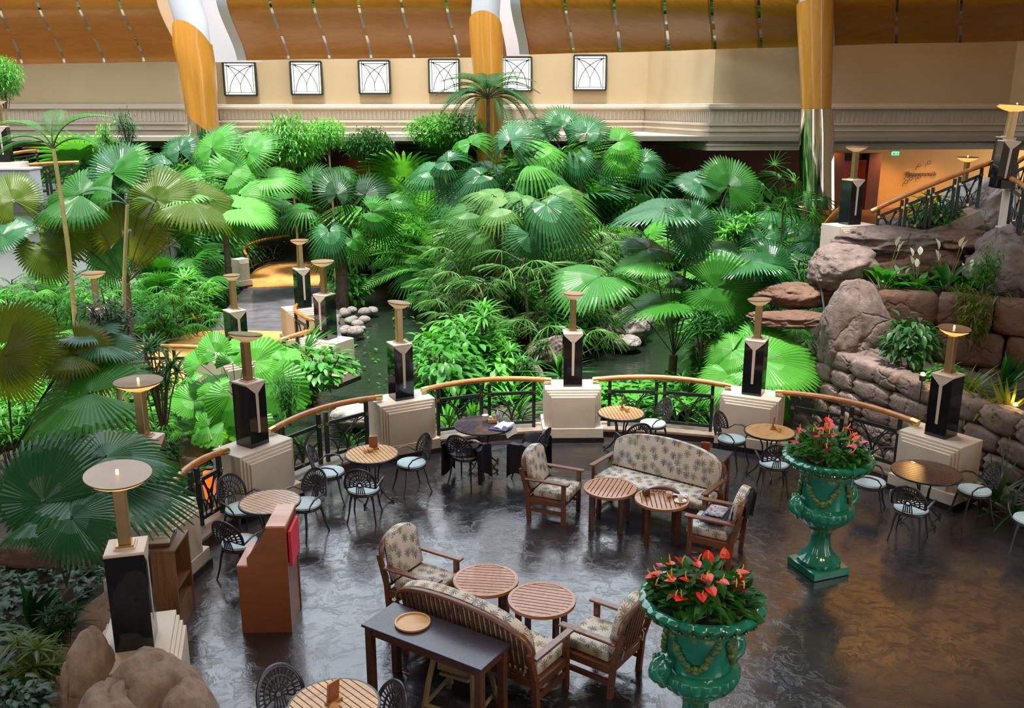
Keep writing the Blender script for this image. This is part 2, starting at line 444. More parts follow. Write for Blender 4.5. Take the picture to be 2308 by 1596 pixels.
poly += [Vector((-4.35, 9.4, 0)), Vector((-4.1, 8.2, 0)), Vector((-3.9, 6.6, 0)), Vector((-3.6, 2, 0)), Vector((10.5, 2, 0)), Vector((9.6, 9.5, 0)), Vector((7.9, 10.6, 0)), Vector((7.15, 11.6, 0)), Vector((6.85, 12.6, 0))]
struct('floor', MB().prism([(p.x, p.y) for p in poly], -.9, 0.0), M['floor'], uv=False, smooth=False)

# ---- stone kerb under the balustrade
def ring(a0, a1, r0, r1, z0, z1, n=24):
    b = MB(); vs = []
    for i in range(n + 1):
        a = a0 + (a1 - a0) * i / n
        vs += [arc_pt(a, r0, z0), arc_pt(a, r1, z0), arc_pt(a, r1, z1), arc_pt(a, r0, z1)]
    fs = [(3, 2, 1, 0), tuple(n * 4 + k for k in range(4))]
    for i in range(n):
        for k in range(4): fs.append((i * 4 + k, i * 4 + (k + 1) % 4, i * 4 + 4 + (k + 1) % 4, i * 4 + 4 + k))
    return b.add(vs, fs)
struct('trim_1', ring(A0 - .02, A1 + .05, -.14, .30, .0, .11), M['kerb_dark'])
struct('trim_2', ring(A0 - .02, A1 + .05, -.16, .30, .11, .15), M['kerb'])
kr = MB()
kp = [Vector((6.98, 12.55, 0)), Vector((7.15, 11.75, 0)), Vector((7.55, 10.95, 0)), Vector((8.6, 10.1, 0)), Vector((9.7, 9.5, 0))]
for a, b in zip(kp, kp[1:]): kr.bar(a + Vector((0, 0, .05)), b + Vector((0, 0, .05)), .10, .10)
struct('trim_3', kr, M['kerb_dark'])

# ---- garden ground and water
STREAM = [at(x, y, -.55) for x, y in ((842, 628), (880, 700), (905, 760), (862, 830), (800, 905), (735, 960))]
POOL = [at(x, y, -.55) for x, y in ((1295, 870), (1400, 838), (1490, 775), (1560, 735), (1500, 690))]
MID = [at(x, y, -.55) for x, y in ((1110, 870), (1290, 690), (1340, 650))]
PATHC = [at(x, y, 0) for x, y in ((760, 560), (690, 588), (655, 618), (636, 660), (632, 715), (590, 770), (500, 810), (400, 852), (250, 905))]
def segd(p, L):
    best = 1e9
    for a, b in zip(L, L[1:]):
        ab = b.xy - a.xy; t = max(0, min(1, (p - a.xy).dot(ab) / ab.length_squared))
        best = min(best, (p - a.xy - ab * t).length)
    return best
def ground(x, y):
    p = Vector((x, y))
    z = -.38 + .12 * mn.noise((x * .35, y * .35, 1.7)) + .05 * mn.noise((x * 1.3, y * 1.3, 4.2))
    z += .5 * max(0, min(1, (y - 30) / 8))
    w = min(segd(p, STREAM) - 1.0, segd(p, POOL) - 1.1, segd(p, MID) - .5)
    if w < .7: z = z - (.7 - max(w, -.3)) * .55
    # mound of rock on the right
    mx = max(0, min(1, (x - 6.4) / 2.2)) * max(0, min(1, (y - 15.5) / 3)) * max(0, min(1, (26 - y) / 3.5))
    z += mx * 1.9 + .75 * max(0, min(1, (x - 7) / 1.5)) * max(0, min(1, (y - 18.8) / 1.4)) * max(0, min(1, (24.5 - y) / 2.5))
    if x < -4.2 and y < 11: z = min(z, -.25)
    return z
gx = np.linspace(-24, 22, 116); gy = np.linspace(4, 42, 96)
gv = []
for y in gy:
    for x in gx:
        inside = math.hypot(x - TC.x, y - TC.y) < 6.0 or (y < 9.5 and -3.8 < x < 8.6)
        gv.append((x, y, -1.2 if inside else ground(x, y)))
gf = [(j * 116 + i, j * 116 + i + 1, (j + 1) * 116 + i + 1, (j + 1) * 116 + i) for j in range(95) for i in range(115)]
go = struct('floor_garden', MB().add(gv, gf), M['soil'], uv=False, angle=180); go.name = 'floor_garden'
wb = MB().add([(-12, 15, -.55), (8, 15, -.55), (8, 36, -.55), (-12, 36, -.55)], [(0, 1, 2, 3)])
wo = single('pond_water', wb, M['water'], 'still dark stream water winding through the planted garden', 'water', uv=False); wo['kind'] = 'stuff'
struct('floor_base', MB().box((0, 20, -1.6), (60, 60, .3)), M['soil'], uv=False, smooth=False)

# ---- garden path: slate with two timber bridge decks
def ribbon(C, half, z0, z1, n=8):
    P = []
    for i in range(len(C) - 1):
        for k in range(n):
            t = k / n; p0 = C[max(i - 1, 0)]; p1 = C[i]; p2 = C[i + 1]; p3 = C[min(i + 2, len(C) - 1)]
            P.append(.5 * ((2 * p1) + (p2 - p0) * t + (2 * p0 - 5 * p1 + 4 * p2 - p3) * t * t + (3 * p1 - p0 - 3 * p2 + p3) * t ** 3))
    P.append(C[-1]); b = MB(); vs = []
    for i, p in enumerate(P):
        t = (P[min(i + 1, len(P) - 1)] - P[max(i - 1, 0)]).normalized(); nrm = Vector((-t.y, t.x, 0)); h = half(i / (len(P) - 1)) if callable(half) else half
        a, c = p + nrm * h, p - nrm * h
        vs += [(a.x, a.y, z0), (c.x, c.y, z0), (c.x, c.y, z1), (a.x, a.y, z1)]
    fs = [(3, 2, 1, 0), tuple((len(P) - 1) * 4 + k for k in range(4))]
    for i in range(len(P) - 1):
        for k in range(4): fs.append((i * 4 + k, i * 4 + 4 + k, i * 4 + 4 + (k + 1) % 4, i * 4 + (k + 1) % 4))
    return b.add(vs, fs)
struct('floor_path', ribbon([at(x, y, 0) for x, y in ((640, 640), (628, 680), (622, 720), (600, 775))], lambda t: 1.15 + .75 * t, -.5, 0), M['path'], uv=False)
struct('floor_deck', ribbon([at(x, y, 0) for x, y in ((680, 592), (652, 612), (630, 648))], 1.25, -.5, .03), M['deck'], uv=False)
dk = [at(x, y, 0) for x, y in ((425, 752), (520, 747), (700, 752), (716, 800), (640, 850), (520, 888), (330, 888), (290, 850), (360, 790))]
struct('floor_bridge', MB().prism([(p.x, p.y) for p in reversed(dk)], -.35, .04), M['deck'], uv=False, smooth=False)

# ---- walls with the moulded band
def offset_path(P, d):
    out = []
    for i, p in enumerate(P):
        ns = []
        if i > 0: t = (P[i] - P[i - 1]).normalized(); ns.append(Vector((t.y, -t.x)))
        if i < len(P) - 1: t = (P[i + 1] - P[i]).normalized(); ns.append(Vector((t.y, -t.x)))
        n = sum(ns, Vector((0, 0))).normalized(); k = d / max(.35, n.dot(ns[0])); out.append(p + n * k)
    return out
def sweep(prof, P):
    b = MB(); vs = []; n = len(prof)
    for d, z in prof:
        for q in offset_path(P, d): vs.append((q.x, q.y, z))
    m = len(P); fs = []
    for i in range(n - 1):
        for k in range(m - 1): fs.append((i * m + k, i * m + k + 1, (i + 1) * m + k + 1, (i + 1) * m + k))
    return b.add(vs, fs)
WP = [Vector(p) for p in ((-22, 36), (-12.5, 36), (-12.4, 40), (5.65, 40), (7.05, 33.5), (18.05, 34.6), (19.3, 31.5), (22, 29))]
names = ['wall_left', 'wall_recess', 'wall_back', 'wall_diagonal', 'wall_right', 'wall_return', 'wall_far_right']
for nm, a, b in zip(names, WP, WP[1:]):
    t = (b - a).normalized(); n_ = Vector((-t.y, t.x)) * .3
    q = [a, b, b + n_, a + n_]
    struct(nm, MB().prism([(v.x, v.y) for v in q], 4.3, 15 if nm in ('wall_left', 'wall_recess', 'wall_return', 'wall_far_right', 'wall_right') else 10.6), M['wall'], uv=False, smooth=False)
band = [(.02, 5.80), (.16, 5.78), (.16, 5.72), (.22, 5.70), (.22, 5.62), (.10, 5.58), (.06, 5.54)]
struct('trim_4', sweep(list(reversed(band)), WP), M['wall_pale'], uv=False, angle=20)
band2 = [(.06, 5.14), (.20, 5.13), (.20, 5.05), (.12, 5.03), (.12, 4.92), (.20, 4.90), (.20, 4.84), (.13, 4.82), (.13, 4.68), (.21, 4.66), (.21, 4.60), (.15, 4.58), (.15, 4.44), (.23, 4.42), (.23, 4.36), (.18, 4.34), (.18, 4.19), (-.5, 4.19)]
struct('trim_5', sweep(list(reversed(band2)), WP), M['wall_pale'], uv=False, angle=20)
fl = sweep([(.06, 5.14), (.06, 5.54)], WP)
for a, b in zip(offset_path(WP, .075), offset_path(WP, .075)[1:]):
    L = (b - a).length; k = int(L / .17); t = (b - a) / L
    for i in range(k):
        p = a + t * (i + .5) * L / k; fl.bar((p.x - t.x * .04, p.y - t.y * .04, 5.34), (p.x + t.x * .04, p.y + t.y * .04, 5.34), .03, .38)
struct('trim_6', fl, M['wall_pale'], uv=False, smooth=False)

# ---- lobby behind the garden, below the band
struct('wall_lobby', MB().box((-8, 42.2, 2), (30, .2, 6)), M['dark_brown'], uv=False, smooth=False)
struct('ceiling_lobby', MB().box((0, 39.2, 4.6), (46, 12, .15)), M['ceil'], uv=False, smooth=False)
struct('wall_restaurant', MB().box((17, 42.2, 2), (20, .2, 6)), M['orange_wall'], uv=False, smooth=False)
struct('floor_lobby', MB().box((17, 38, .6), (18, 8.4, 1.3)), M['lobby_floor'], uv=False, smooth=False)
struct('wall_outer_left', MB().box((-22.2, 20, 7), (.3, 46, 17)), M['wall'], uv=False, smooth=False)
struct('wall_outer_right', MB().box((22.2, 16, 7), (.3, 30, 17)), M['wall'], uv=False, smooth=False)
# dark joinery at the left of the lobby
p1, p2 = pt(1430, 345, 38.5), pt(1860, 405, 38.5)
struct('wall_alcove', MB().box(((p1.x + p2.x) / 2, 38.6, (p1.z + p2.z) / 2 - .8), (p2.x - p1.x, .2, 3.4)), M['dark_brown'], uv=False, smooth=False)
for i, (xa, xb) in enumerate(((1878, 1890), (1958, 1972))):
    a, b = pt(xa, 345, 41.4), pt(xb, 478, 41.4)
    struct('trim_%d' % (7 + i), MB().box(((a.x + b.x) / 2, 41.4, (a.z + b.z) / 2), (b.x - a.x, .3, a.z - b.z)), M['dark_brown'], uv=False, smooth=False)
a, b = pt(1890, 362, 41.9), pt(1953, 470, 41.9)
dr = MB().box(((a.x + b.x) / 2, 41.95, (a.z + b.z) / 2), (b.x - a.x, .1, a.z - b.z), bev=.02)
d1 = struct('door_1', dr, M['red_door'], uv=False)
struct('door_head', MB().box(((a.x + b.x) / 2, 41.8, a.z + .18), (1.0, .14, .3)), M['black_stone'], d1, uv=False)
struct('kick_panel', MB().box(((a.x + b.x) / 2, 41.86, b.z + .5), (b.x - a.x, .08, 1.0)), M['dark_brown'], d1, uv=False)

# ---- lettering on the ochre wall
def lettering(txt, p, size, mat, name, shear=.0, width=None):
    c = bpy.data.curves.new(name, 'FONT'); c.body = txt; c.size = size; c.extrude = .02; c.shear = shear; c.align_x = 'CENTER'; c.space_character = 1.12; c.offset = .004
    o = bpy.data.objects.new(name, c); COL.objects.link(o); bpy.context.view_layer.update()
    me = bpy.data.meshes.new_from_object(o.evaluated_get(bpy.context.evaluated_depsgraph_get())); bpy.data.objects.remove(o)
    me.materials.clear(); me.materials.append(mat)
    k = width / (max(v.co.x for v in me.vertices) - min(v.co.x for v in me.vertices)) if width else 1
    o = link(name, me); o.location = p; o.rotation_euler = (PI / 2, 0, 0); o.scale = (k, k, 1); return o
sg = thing('restaurant_sign', 'dark raised script lettering with small crab leaf marks on ochre wall', 'sign', pt(2075, 388, 42.05))
lt = lettering('Peppercrab', (0, -.03, -.16), .5, M['sign'], 'lettering', .25, 68 * pxm(pt(2075, 388, 42)))
lt.parent = sg
for (mx, my) in ((2071, 374), (2093, 367), (2045, 397), (2052, 404), (2070, 400), (2041, 411)):
    q = pt(mx, my, 42.0); b = MB()
    s_ = .062
    loop = [(s_ * (1.5 * math.cos(a)) * .9 + .03, 0, s_ * math.sin(a)) for a in [k * PI / 8 for k in range(16)]]
    R3 = Matrix.Rotation(-.5, 3, 'Y')
    b.tube([R3 @ Vector(v) for v in loop], .013, 5, closed=True); b.tube([R3 @ Vector((-.06, 0, 0)), R3 @ Vector((-.15, 0, -.03)), R3 @ Vector((-.18, 0, -.10))], .013, 5)
    part('mark', b, M['sign'], sg, loc=q - sg.location)
a = pt(2018, 346, 40.5)
ex = thing('exit_sign', 'small green lit exit sign under the lobby ceiling', 'sign', a)
part('lit_panel', MB().box((0, 0, 0), (.32, .05, .15), bev=.01), M['exit'], ex)
part('sign_casing', MB().box((0, .05, .09), (.36, .06, .04)), M['black_stone'], ex)
part('pictogram', MB().box((-.07, -.03, 0), (.05, .01, .09)).box((.02, -.03, 0), (.07, .01, .03)).box((.10, -.03, 0), (.03, .01, .09)), M['white_plaster'], ex)

# ---- leaded windows
WX = [(508, 574, 141, 215), (658, 723, 139, 213), (811, 877, 137, 211), (968, 1034, 134, 209), (1133, 1198, 129, 205), (1293, 1367, 125, 203)]
for i, (x0, x1, y0, y1) in enumerate(WX):
    a, b = pt(x0, y1, 39.9), pt(x1, y0, 39.9); w, h = b.x - a.x, b.z - a.z; c = Vector(((a.x + b.x) / 2, 39.93, (a.z + b.z) / 2))
    fr = MB()
    for (p, q) in (((-w / 2, -h / 2), (w / 2, -h / 2)), ((-w / 2, h / 2), (w / 2, h / 2)), ((-w / 2, -h / 2), (-w / 2, h / 2)), ((w / 2, -h / 2), (w / 2, h / 2))):
        fr.bar((p[0], -.02, p[1]), (q[0], -.02, q[1]), .08, .12, up=(0, 1, 0))
    wo_ = struct('window_%d' % (i + 1), fr, M['lead'], loc=c, uv=False, smooth=False)
    struct('pane', MB().box((0, .02, 0), (w, .03, h)), M['win'], wo_, uv=False, smooth=False)
    ld = MB(); m = .09 * w; iw, ih = w / 2 - m, h / 2 - m
    for s in (-1, 1):
        ld.tube([(s * iw, -.01, -h / 2), (s * iw, -.01, h / 2)], .016, 4); ld.tube([(-w / 2, -.01, s * ih), (w / 2, -.01, s * ih)], .016, 4)
        ld.tube([(-s * iw * q_, -.01, ih * r_) for q_, r_ in ((.88, -1), (.80, -.55), (.62, -.12), (.34, .28), (-.05, .58), (-.45, .82), (-.95, .98))], .018, 4)
        ld.tube([(s * iw * q_, -.01, ih * r_) for q_, r_ in ((0, -1), (0, -.42), (.14, -.10), (.36, .30), (.62, .68), (.95, .98))], .016, 4)
    struct('leading', ld, M['lead'], wo_, uv=False)

# ---- timber ceiling canopy: S-shaped bays of panels parted by mirror strips
def bay(label, strips, Yb, dY, trim=None, ghost=None):
    """strips: (x_top, x_bottom, y_bottom) pixel lines, the first and last being the bay ends"""
    root = thing('ceiling_canopy', label, 'ceiling canopy', (0, 0, 0))
    n = len(strips)
    lines = []
    for i, (xt, xb, yb) in enumerate(strips):
        s = i / (n - 1); Y0 = Yb[0] + (Yb[1] - Yb[0]) * s
        B = pt(xb, yb, Y0); T = pt(xt, 0, Y0 - dY)
        row = []
        for k in range(25):
            t = k / 24; e = t * t * (3 - 2 * t); e = .25 * t + .75 * e
            row.append(Vector((B.x + (T.x - B.x) * e, B.y + (T.y - B.y) * e, B.z + (T.z - B.z) * t)))
        for k in range(1, 9): row.append(row[24] + Vector((0, -.01 * k, .06 * k)))
        lines.append(row)
    hw = .088
    for i in range(n - 1):
        L = [p + Vector((hw if i > 0 else 0, 0, 0)) for p in lines[i]]; R = [p - Vector((hw if i < n - 2 else 0, 0, 0)) for p in lines[i + 1]]
        b = MB().strip(R, L); Ld = [p + Vector((0, .07, 0)) for p in L]; Rd = [p + Vector((0, .07, 0)) for p in R]
        b.strip(Ld, Rd); b.strip(L, Ld); b.strip(Rd, R); b.add([L[0], R[0], Rd[0], Ld[0]], [(0, 1, 2, 3)])
        part('wood_panel', b, M['soffit'], root, uv=False, angle=30)
        if 0 < i:
            m = MB(); Q = [p + Vector((0, .012, 0)) for p in lines[i]]
            for lo, hi in ((0, 11), (13, 33)):
                m.strip([p + Vector((hw, 0, 0)) for p in Q[lo:hi]], [p - Vector((hw, 0, 0)) for p in Q[lo:hi]])
            w_ = MB(); w_.strip([p + Vector((hw, .03, 0)) for p in Q], [p - Vector((hw, .03, 0)) for p in Q])
            part('mirror_strip', m, M['mirror'], root, uv=False); part('backing_strip', w_, M['soffit'], root, uv=False)
    if trim:
        L = [p + Vector((-.34, -.06, 0)) for p in lines[0]]; R = [p + Vector((.0, -.06, 0)) for p in lines[0]]
        b = MB().strip(R, L); b.strip(L, [p + Vector((0, .3, 0)) for p in L]); b.strip([p + Vector((0, .3, 0)) for p in R], R)
        part('end_trim', b, M['white_plaster'], root, uv=False, angle=30)
    return root
bay('leftmost curved timber canopy bay above the left wall', [(-190, -130, 148), (-100, -42, 147), (-10, 47, 145), (80, 143, 143), (170, 233, 142), (265, 322, 140), (352, 408, 139)], (36, 36), 2.2)
bay('curved timber canopy bay above the five left windows', [(510, 556, 136), (605, 648, 134), (702, 740, 133), (804, 834, 132), (901, 931, 131), (1002, 1032, 130), (1120, 1142, 128)], (36, 36), 2.2, True)
bay('curved timber canopy bay between middle and right columns', [(1172, 1192, 123), (1270, 1290, 120), (1381, 1395, 118), (1495, 1504, 115), (1601, 1609, 111), (1707, 1713, 108), (1800, 1802, 106)], (35.4, 32.0), 1.8, True)
bay('rightmost curved timber canopy bay above the lettered lobby', [(1876, 1880, 103), (2020, 2017, 98), (2165, 2161, 96), (2330, 2322, 92)], (32.2, 33.0), 1.6, True)
# white plaster walls between the bays
for i, (x0, x1, Y) in enumerate(((404, 560, 36.6), (1100, 1196, 36.6), (1796, 1884, 33.3))):
    a, b = pt(x0, 140 if i == 0 else (126 if i == 1 else 106), Y), pt(x1, -260, Y)
    struct('wall_pier_%s' % ('left', 'middle', 'right')[i], MB().box(((a.x + b.x) / 2, Y + .1, (a.z + b.z) / 2), (b.x - a.x, .2, b.z - a.z)), M['white_plaster'], uv=False, smooth=False)

# ---- timber-clad columns
def column(label, Y, st, cutTop, topR, mirror=None, cutBot=0, ang0=-PI / 2, shaft=True, bot=None):
    """st: (y, centre x, half width) stations in photo pixels, top to bottom"""
    root = thing('column', label, 'column', (0, 0, 0)); n = 40
    def ringat(y, cx, hw): c = pt(cx, y, Y); return c, hw * pxm(c)
    def tube(sts, nm, mat, top=None, low=None, dr=0):
        vs = []
        for i, s in enumerate(sts):
            c, r = ringat(*s); r += dr
            for k in range(n):
                a = 2 * PI * k / n; z = c.z
                if i == 0 and top: z -= top * (1 - math.cos(a - ang0))
                if i == len(sts) - 1 and low: z += low * math.cos(a - PI)
                vs.append((c.x + r * math.cos(a), Y + r * math.sin(a), z))
        b = MB().add(vs, [(i * n + k, (i + 1) * n + k, (i + 1) * n + (k + 1) % n, i * n + (k + 1) % n) for i in range(len(sts) - 1) for k in range(n)])
        return part(nm, b, mat, root, uv=False, angle=60)
    k = next(i for i, s in enumerate(st) if s[0] >= mirror) if mirror else len(st)
    tube(st[:k + 1], 'timber_cladding', M['clad'], cutTop, cutBot if cutBot else None)
    if mirror: tube(st[k - 1:] if cutBot else st[k:], 'mirrored_base', M['chrome'], None, None, -.02 if cutBot else .035)
    c, r = ringat(*st[0]); c2, r2 = ringat(*st[2])
    part('plaster_shaft', MB().tube([c2, c, c + Vector((topR, 0, .6)), c + Vector((topR, 0, 6))], [r2 * .86, r * .86, r * .86, r * .86], 32), M['white_plaster'], root, uv=False)
    return root
column('left timber-clad column leaning beside the first window', 33.0, [(48, 431, 42), (100, 434, 43), (150, 444, 41), (200, 450, 38), (258, 455, 34.5), (280, 457, 34), (330, 461, 33), (430, 470, 32)], .62, -.15, 280, .42, -1.95)
column('middle timber-clad column rising behind the tall palm', 33.0, [(27, 1094, 37.5), (80, 1095, 37.5), (150, 1099, 35), (220, 1102, 33), (300, 1104, 31), (420, 1106, 31)], .42, .05, None, 0, -1.75)
column('right timber-clad column on a tall mirrored base', 30.2, [(1, 1837, 40), (40, 1837, 40), (100, 1838, 38), (170, 1839, 35), (246, 1840, 32.5), (300, 1841, 36), (380, 1841, 35.5), (470, 1842, 35)], .10, 0, 246, 0, -1.6)
# ================================================================== TERRACE: piers, lamps, railings
def face_rz(p):                                  # rotation that turns local -Y (the front) to the terrace centre
    d = Vector((TC.x - p[0], TC.y - p[1])); return math.atan2(d.y, d.x) + PI / 2
def pier_mesh():
    b = MB(); H = .95
    for w, d, h in ((.98, .60, H), (.91, .66, H - .04), (.84, .72, H - .08), (.77, .78, H - .12)):
        b.box((0, 0, h / 2), (w, d, h), bev=.006)
    b.box((0, 0, .13), (1.06, .80, .26), bev=.006)
    return b
pier0 = None
def pier(label, p, rz, z=0, group=None):
    global pier0
    if pier0 is None:
        r = thing('balustrade_pier', label, 'pier', (p[0], p[1], z), rz)
        part('stepped_body', pier_mesh(), M['pier'], r, uv=False, angle=30)
        part('plinth', MB().box((0, 0, .045), (1.09, .84, .09)), M['plinth'], r, uv=False)
        pier0 = r; return r
    return dup(pier0, (p[0], p[1], z), rz, label)
def lamp_thing(label, p, rz, z, bowlD=.42, tilt=(0, 0), lit=False, pil=.93, pole=.56, lean=(0, 0), wide=.33):
    r = thing('pedestal_lamp', label, 'lamp', (p[0], p[1], z), rz)
    r.rotation_euler = (lean[0], lean[1], rz)
    w = wide
    part('pillar', MB().box((0, 0, pil / 2), (w, w, pil), bev=.006), M['black_stone'], r, uv=False)
    part('cap', MB().box((0, 0, pil + .015), (w * 1.02, w * 1.02, .03), bev=.005).box((0, 0, pil + .035), (w * .55, w * .55, .02)), M['cap_stone'], r, uv=False)
    b = MB(); y = -w / 2 - .004
    def plate(q): b.add([(x, y, zz) for x, zz in q] + [(x, y + .01, zz) for x, zz in q], [tuple(range(len(q))), tuple(range(2 * len(q) - 1, len(q) - 1, -1))] + [(i, i + len(q), (i + 1) % len(q) + len(q), (i + 1) % len(q)) for i in range(len(q))])
    plate([(-w * .5, pil), (-.03, pil - .13), (.03, pil - .13), (w * .5, pil)][::-1]); plate([(-.026, pil - .12), (-.020, pil * .22), (.020, pil * .22), (.026, pil - .12)][::-1])
    part('inlay', b, M['cap_stone'], r, uv=False, smooth=False)
    part('pole', MB().box((0, 0, pil + .04 + pole / 2), (.105, .105, pole), bev=.01).box((0, 0, pil + .05), (.15, .15, .025)), M['bronze_pole'], r, uv=False)
    R = bowlD / 2; zt = pil + .04 + pole
    T = Euler((tilt[0], tilt[1], 0)).to_matrix().to_4x4()
    g = MB().lathe([(.05, 0), (R * .55, .022 + .04 * R), (R * .88, .055 + .10 * R), (R * .97, .075 + .13 * R)], 36, cap=True)
    zr = .075 + .13 * R
    o = part('glass_bowl', g, M['bowl_lit' if lit else 'bowl_dim'], r, uv=False, loc=(0, 0, zt)); o.rotation_euler = (tilt[0], tilt[1], 0)
    m = MB().lathe([(R * .97, zr - .006), (R, zr), (R, zr + .012), (R * .94, zr + .012), (R * .5, zr + .005), (.001, zr + .003)], 36, cap=False)
    o = part('dish', m, M['bowl_top'], r, uv=False, loc=(0, 0, zt)); o.rotation_euler = (tilt[0], tilt[1], 0)
    if lit:
        part('bulb', MB().box((0, 0, zt + zr + .02), (.022, .022, .06), bev=.006), M['bulb'], r, uv=False)
    return r
PL = [('front left rocks, nearest the camera', .56, (.05, -.10), True), ('behind the wooden cabinet', .55, (0, .0), True), ('left of the table with three chairs', .48, (0, .16), False),
      ('between the left and middle railings', .38, (.02, .14), False), ('at the middle of the curve', .36, (0, .03), False), ('behind the right garden table', .39, (0, -.06), False), ('beside the stone block wall', .45, (.02, .06), True)]
PN = ['stepped white pier by the front left rocks', 'stepped white pier behind the wooden cabinet', 'stepped cream pier beside the pale slatted table', 'stepped cream pier between left and middle railings',
      'stepped cream pier at the middle of the curved balustrade', 'stepped cream pier behind the right garden table', 'stepped cream pier beside the stone block wall']
for i, p in enumerate(PIER):
    rz = face_rz(p) if i else face_rz(p) - .1
    pier(PN[i], p, rz)
    lamp_thing('black stone pedestal lamp on the pier ' + PL[i][0], p, rz, .951, PL[i][1], PL[i][2], PL[i][3])

def railing(label, a, b, bow=.35, rise=0, H=1.02, panels=2, P=None, twist=1):
    """a timber-topped iron railing from a to b (ground points); bow bulges to the left-hand side"""
    a, b = Vector(a), Vector(b); d = b - a; n_ = Vector((-d.y, d.x, 0)).normalized()
    f = P or (lambda t: a + d * t + n_ * (bow * 4 * t * (1 - t)))
    r = thing('balustrade_railing', label, 'railing', f(.5))
    o = f(.5)
    rail = [f(t) - o + Vector((0, 0, H + .05 * 4 * t * (1 - t))) for t in [k / 20 for k in range(21)]]
    hr = part('handrail', MB().tube(rail, .048, 12), M['rail_wood'], r, uv=False)
    for k in (0, -1):
        q0 = rail[k]; q1 = rail[1 if k == 0 else -2]; u = (q1 - q0).normalized()
        part('end_cap', MB().tube([q0 - u * .015, q0 + u * .11], .0515, 12), M['brass'], hr, uv=False)
    L = d.length; g = .06 / L * 1.2
    segs = [(.125, .5 - g), (.5 + g, .875)] if panels == 2 else [(.06 + i * .88 / panels + (.02 if i else 0), .06 + (i + 1) * .88 / panels - .02) for i in range(panels)]
    for (t0, t1) in segs:
        p0, p1 = f(t0) - o, f(t1) - o; u = (p1 - p0); W = Vector((u.x, u.y, 0)).length
        fr = MB()
        Z = Vector((0, 0, 1))
        for q in (p0, p1): fr.bar(q + Z * .12, q + Z * (H - .03), .055, .055, up=(u.x, u.y, 0))
        fr.bar(p0 + Z * .80, p1 + Z * .80, .04, .055); fr.bar(p0 + Z * .25, p1 + Z * .25, .04, .055)
        fo = part('panel_frame', fr, M['black_iron'], r, uv=False)
        ar = MB()
        def Q(x, z): return p0 + u * x + Z * (.27 + z * .51)
        def arc(c): ar.tube([Q(*v) for v in c], .011, 5)
        for s in (0, 1):
            m = lambda x: x if s == 0 else 1 - x
            arc([(m(.5), 0), (m(.46), .35), (m(.36), .68), (m(.2), .98)]); arc([(m(.5), 0), (m(.43), .2), (m(.28), .40), (m(.0), .52)])
            arc([(m(.5), 0), (m(.52), .35), (m(.60), .68), (m(.74), .98)])
            arc([(m(0), .98), (m(.25), .86), (m(.5), .60), (m(.68), .3), (m(.76), .02)]); arc([(m(0), .52), (m(.13), .44), (m(.22), .25), (m(.26), 0)])
        part('scrollwork', ar, M['black_iron'], fo, uv=False)
        for q in (p0 + Z * .80 - n_ * .03, p1 + Z * .80 - n_ * .03, Q(.5, .01) - n_ * .012): part('brass_stud', MB().box(q, (.05, .045, .05)), M['brass'], fo, uv=False)
    return r
def arail(label, a0, a1):
    f = lambda t: arc_pt(a0 + (a1 - a0) * t, .02 + .06 * math.sin(PI * t), .0)
    return railing(label, f(0), f(1), P=f)
AN = [ang_r(p)[0] for p in PIER[1:]]
gap = .052
RL = ['curved timber-topped railing with orange lantern behind it', 'curved timber-topped railing left of the middle pier pair', 'curved timber-topped railing behind the glass-topped table', 'curved timber-topped railing right of the middle pier', 'curved timber-topped railing behind the far green urn']
for i in range(5):
    a0_, a1_ = sorted((AN[i], AN[i + 1])); g_ = .088 if i == 0 else gap + .008
    arail(RL[i], a1_ - g_, a0_ + g_)

# ================================================================== FURNITURE
def circle_chord(r, x): return math.sqrt(max(0, r * r - x * x))
def slat_top(R, z, th, n, gap=.010, inner=.90):
    b = MB(); Ri = R * inner; w = 2 * Ri / n
    for i in range(n):
        x0, x1 = -Ri + i * w + gap / 2, -Ri + (i + 1) * w - gap / 2
        pol = [(x0, -circle_chord(Ri, x0)), ((x0 + x1) / 2, -circle_chord(Ri, (x0 + x1) / 2)), (x1, -circle_chord(Ri, x1)), (x1, circle_chord(Ri, x1)), ((x0 + x1) / 2, circle_chord(Ri, (x0 + x1) / 2)), (x0, circle_chord(Ri, x0))]
        b.prism(pol, z - th, z)
    return b
def ring_mesh(R0, R1, z0, z1, n=48):
    return MB().lathe([(R0, z0), (R1, z0), (R1 + .004, (z0 + z1) / 2), (R1, z1), (R0, z1), (R0, z0)], n, cap=False)
def cafe_table(label, p, rz, mat, R=.40, glass=False):
    t = thing('cafe_table', label, 'table', (p[0], p[1], 0), rz)
    if glass:
        part('table_top', MB().lathe([(.001, .715), (R - .01, .715), (R, .722), (R - .005, .735), (.001, .737)], 56, cap=False), M['glass_top'], t, uv=False)
    else:
        part('table_top', slat_top(R, .735, .022, 13, inner=.97), mat, t, smooth=False)
    part('rim', ring_mesh(R * .965, R + .008, .708, .733), M['black_iron'], t, uv=False)
    for k in range(4):
        a = PI / 4 + k * PI / 2; c, s = math.cos(a), math.sin(a)
        prof = [(.27, .70), (.22, .66), (.14, .60), (.10, .50), (.085, .36), (.11, .22), (.20, .09), (.27, .03), (.30, .012), (.325, .02), (.32, .05), (.295, .055)]
        part('leg', MB().tube([(r * c, r * s, z) for r, z in prof], .013, 7), M['black_iron'], t, uv=False)
    part('leg_ring', MB().tube([(.11 * math.cos(q), .11 * math.sin(q), .30) for q in [k * PI / 8 for k in range(16)]], .009, 6, closed=True).box((0, 0, .695), (.5, .04, .02)).box((0, 0, .695), (.04, .5, .02)), M['black_iron'], t, uv=False)
    return t
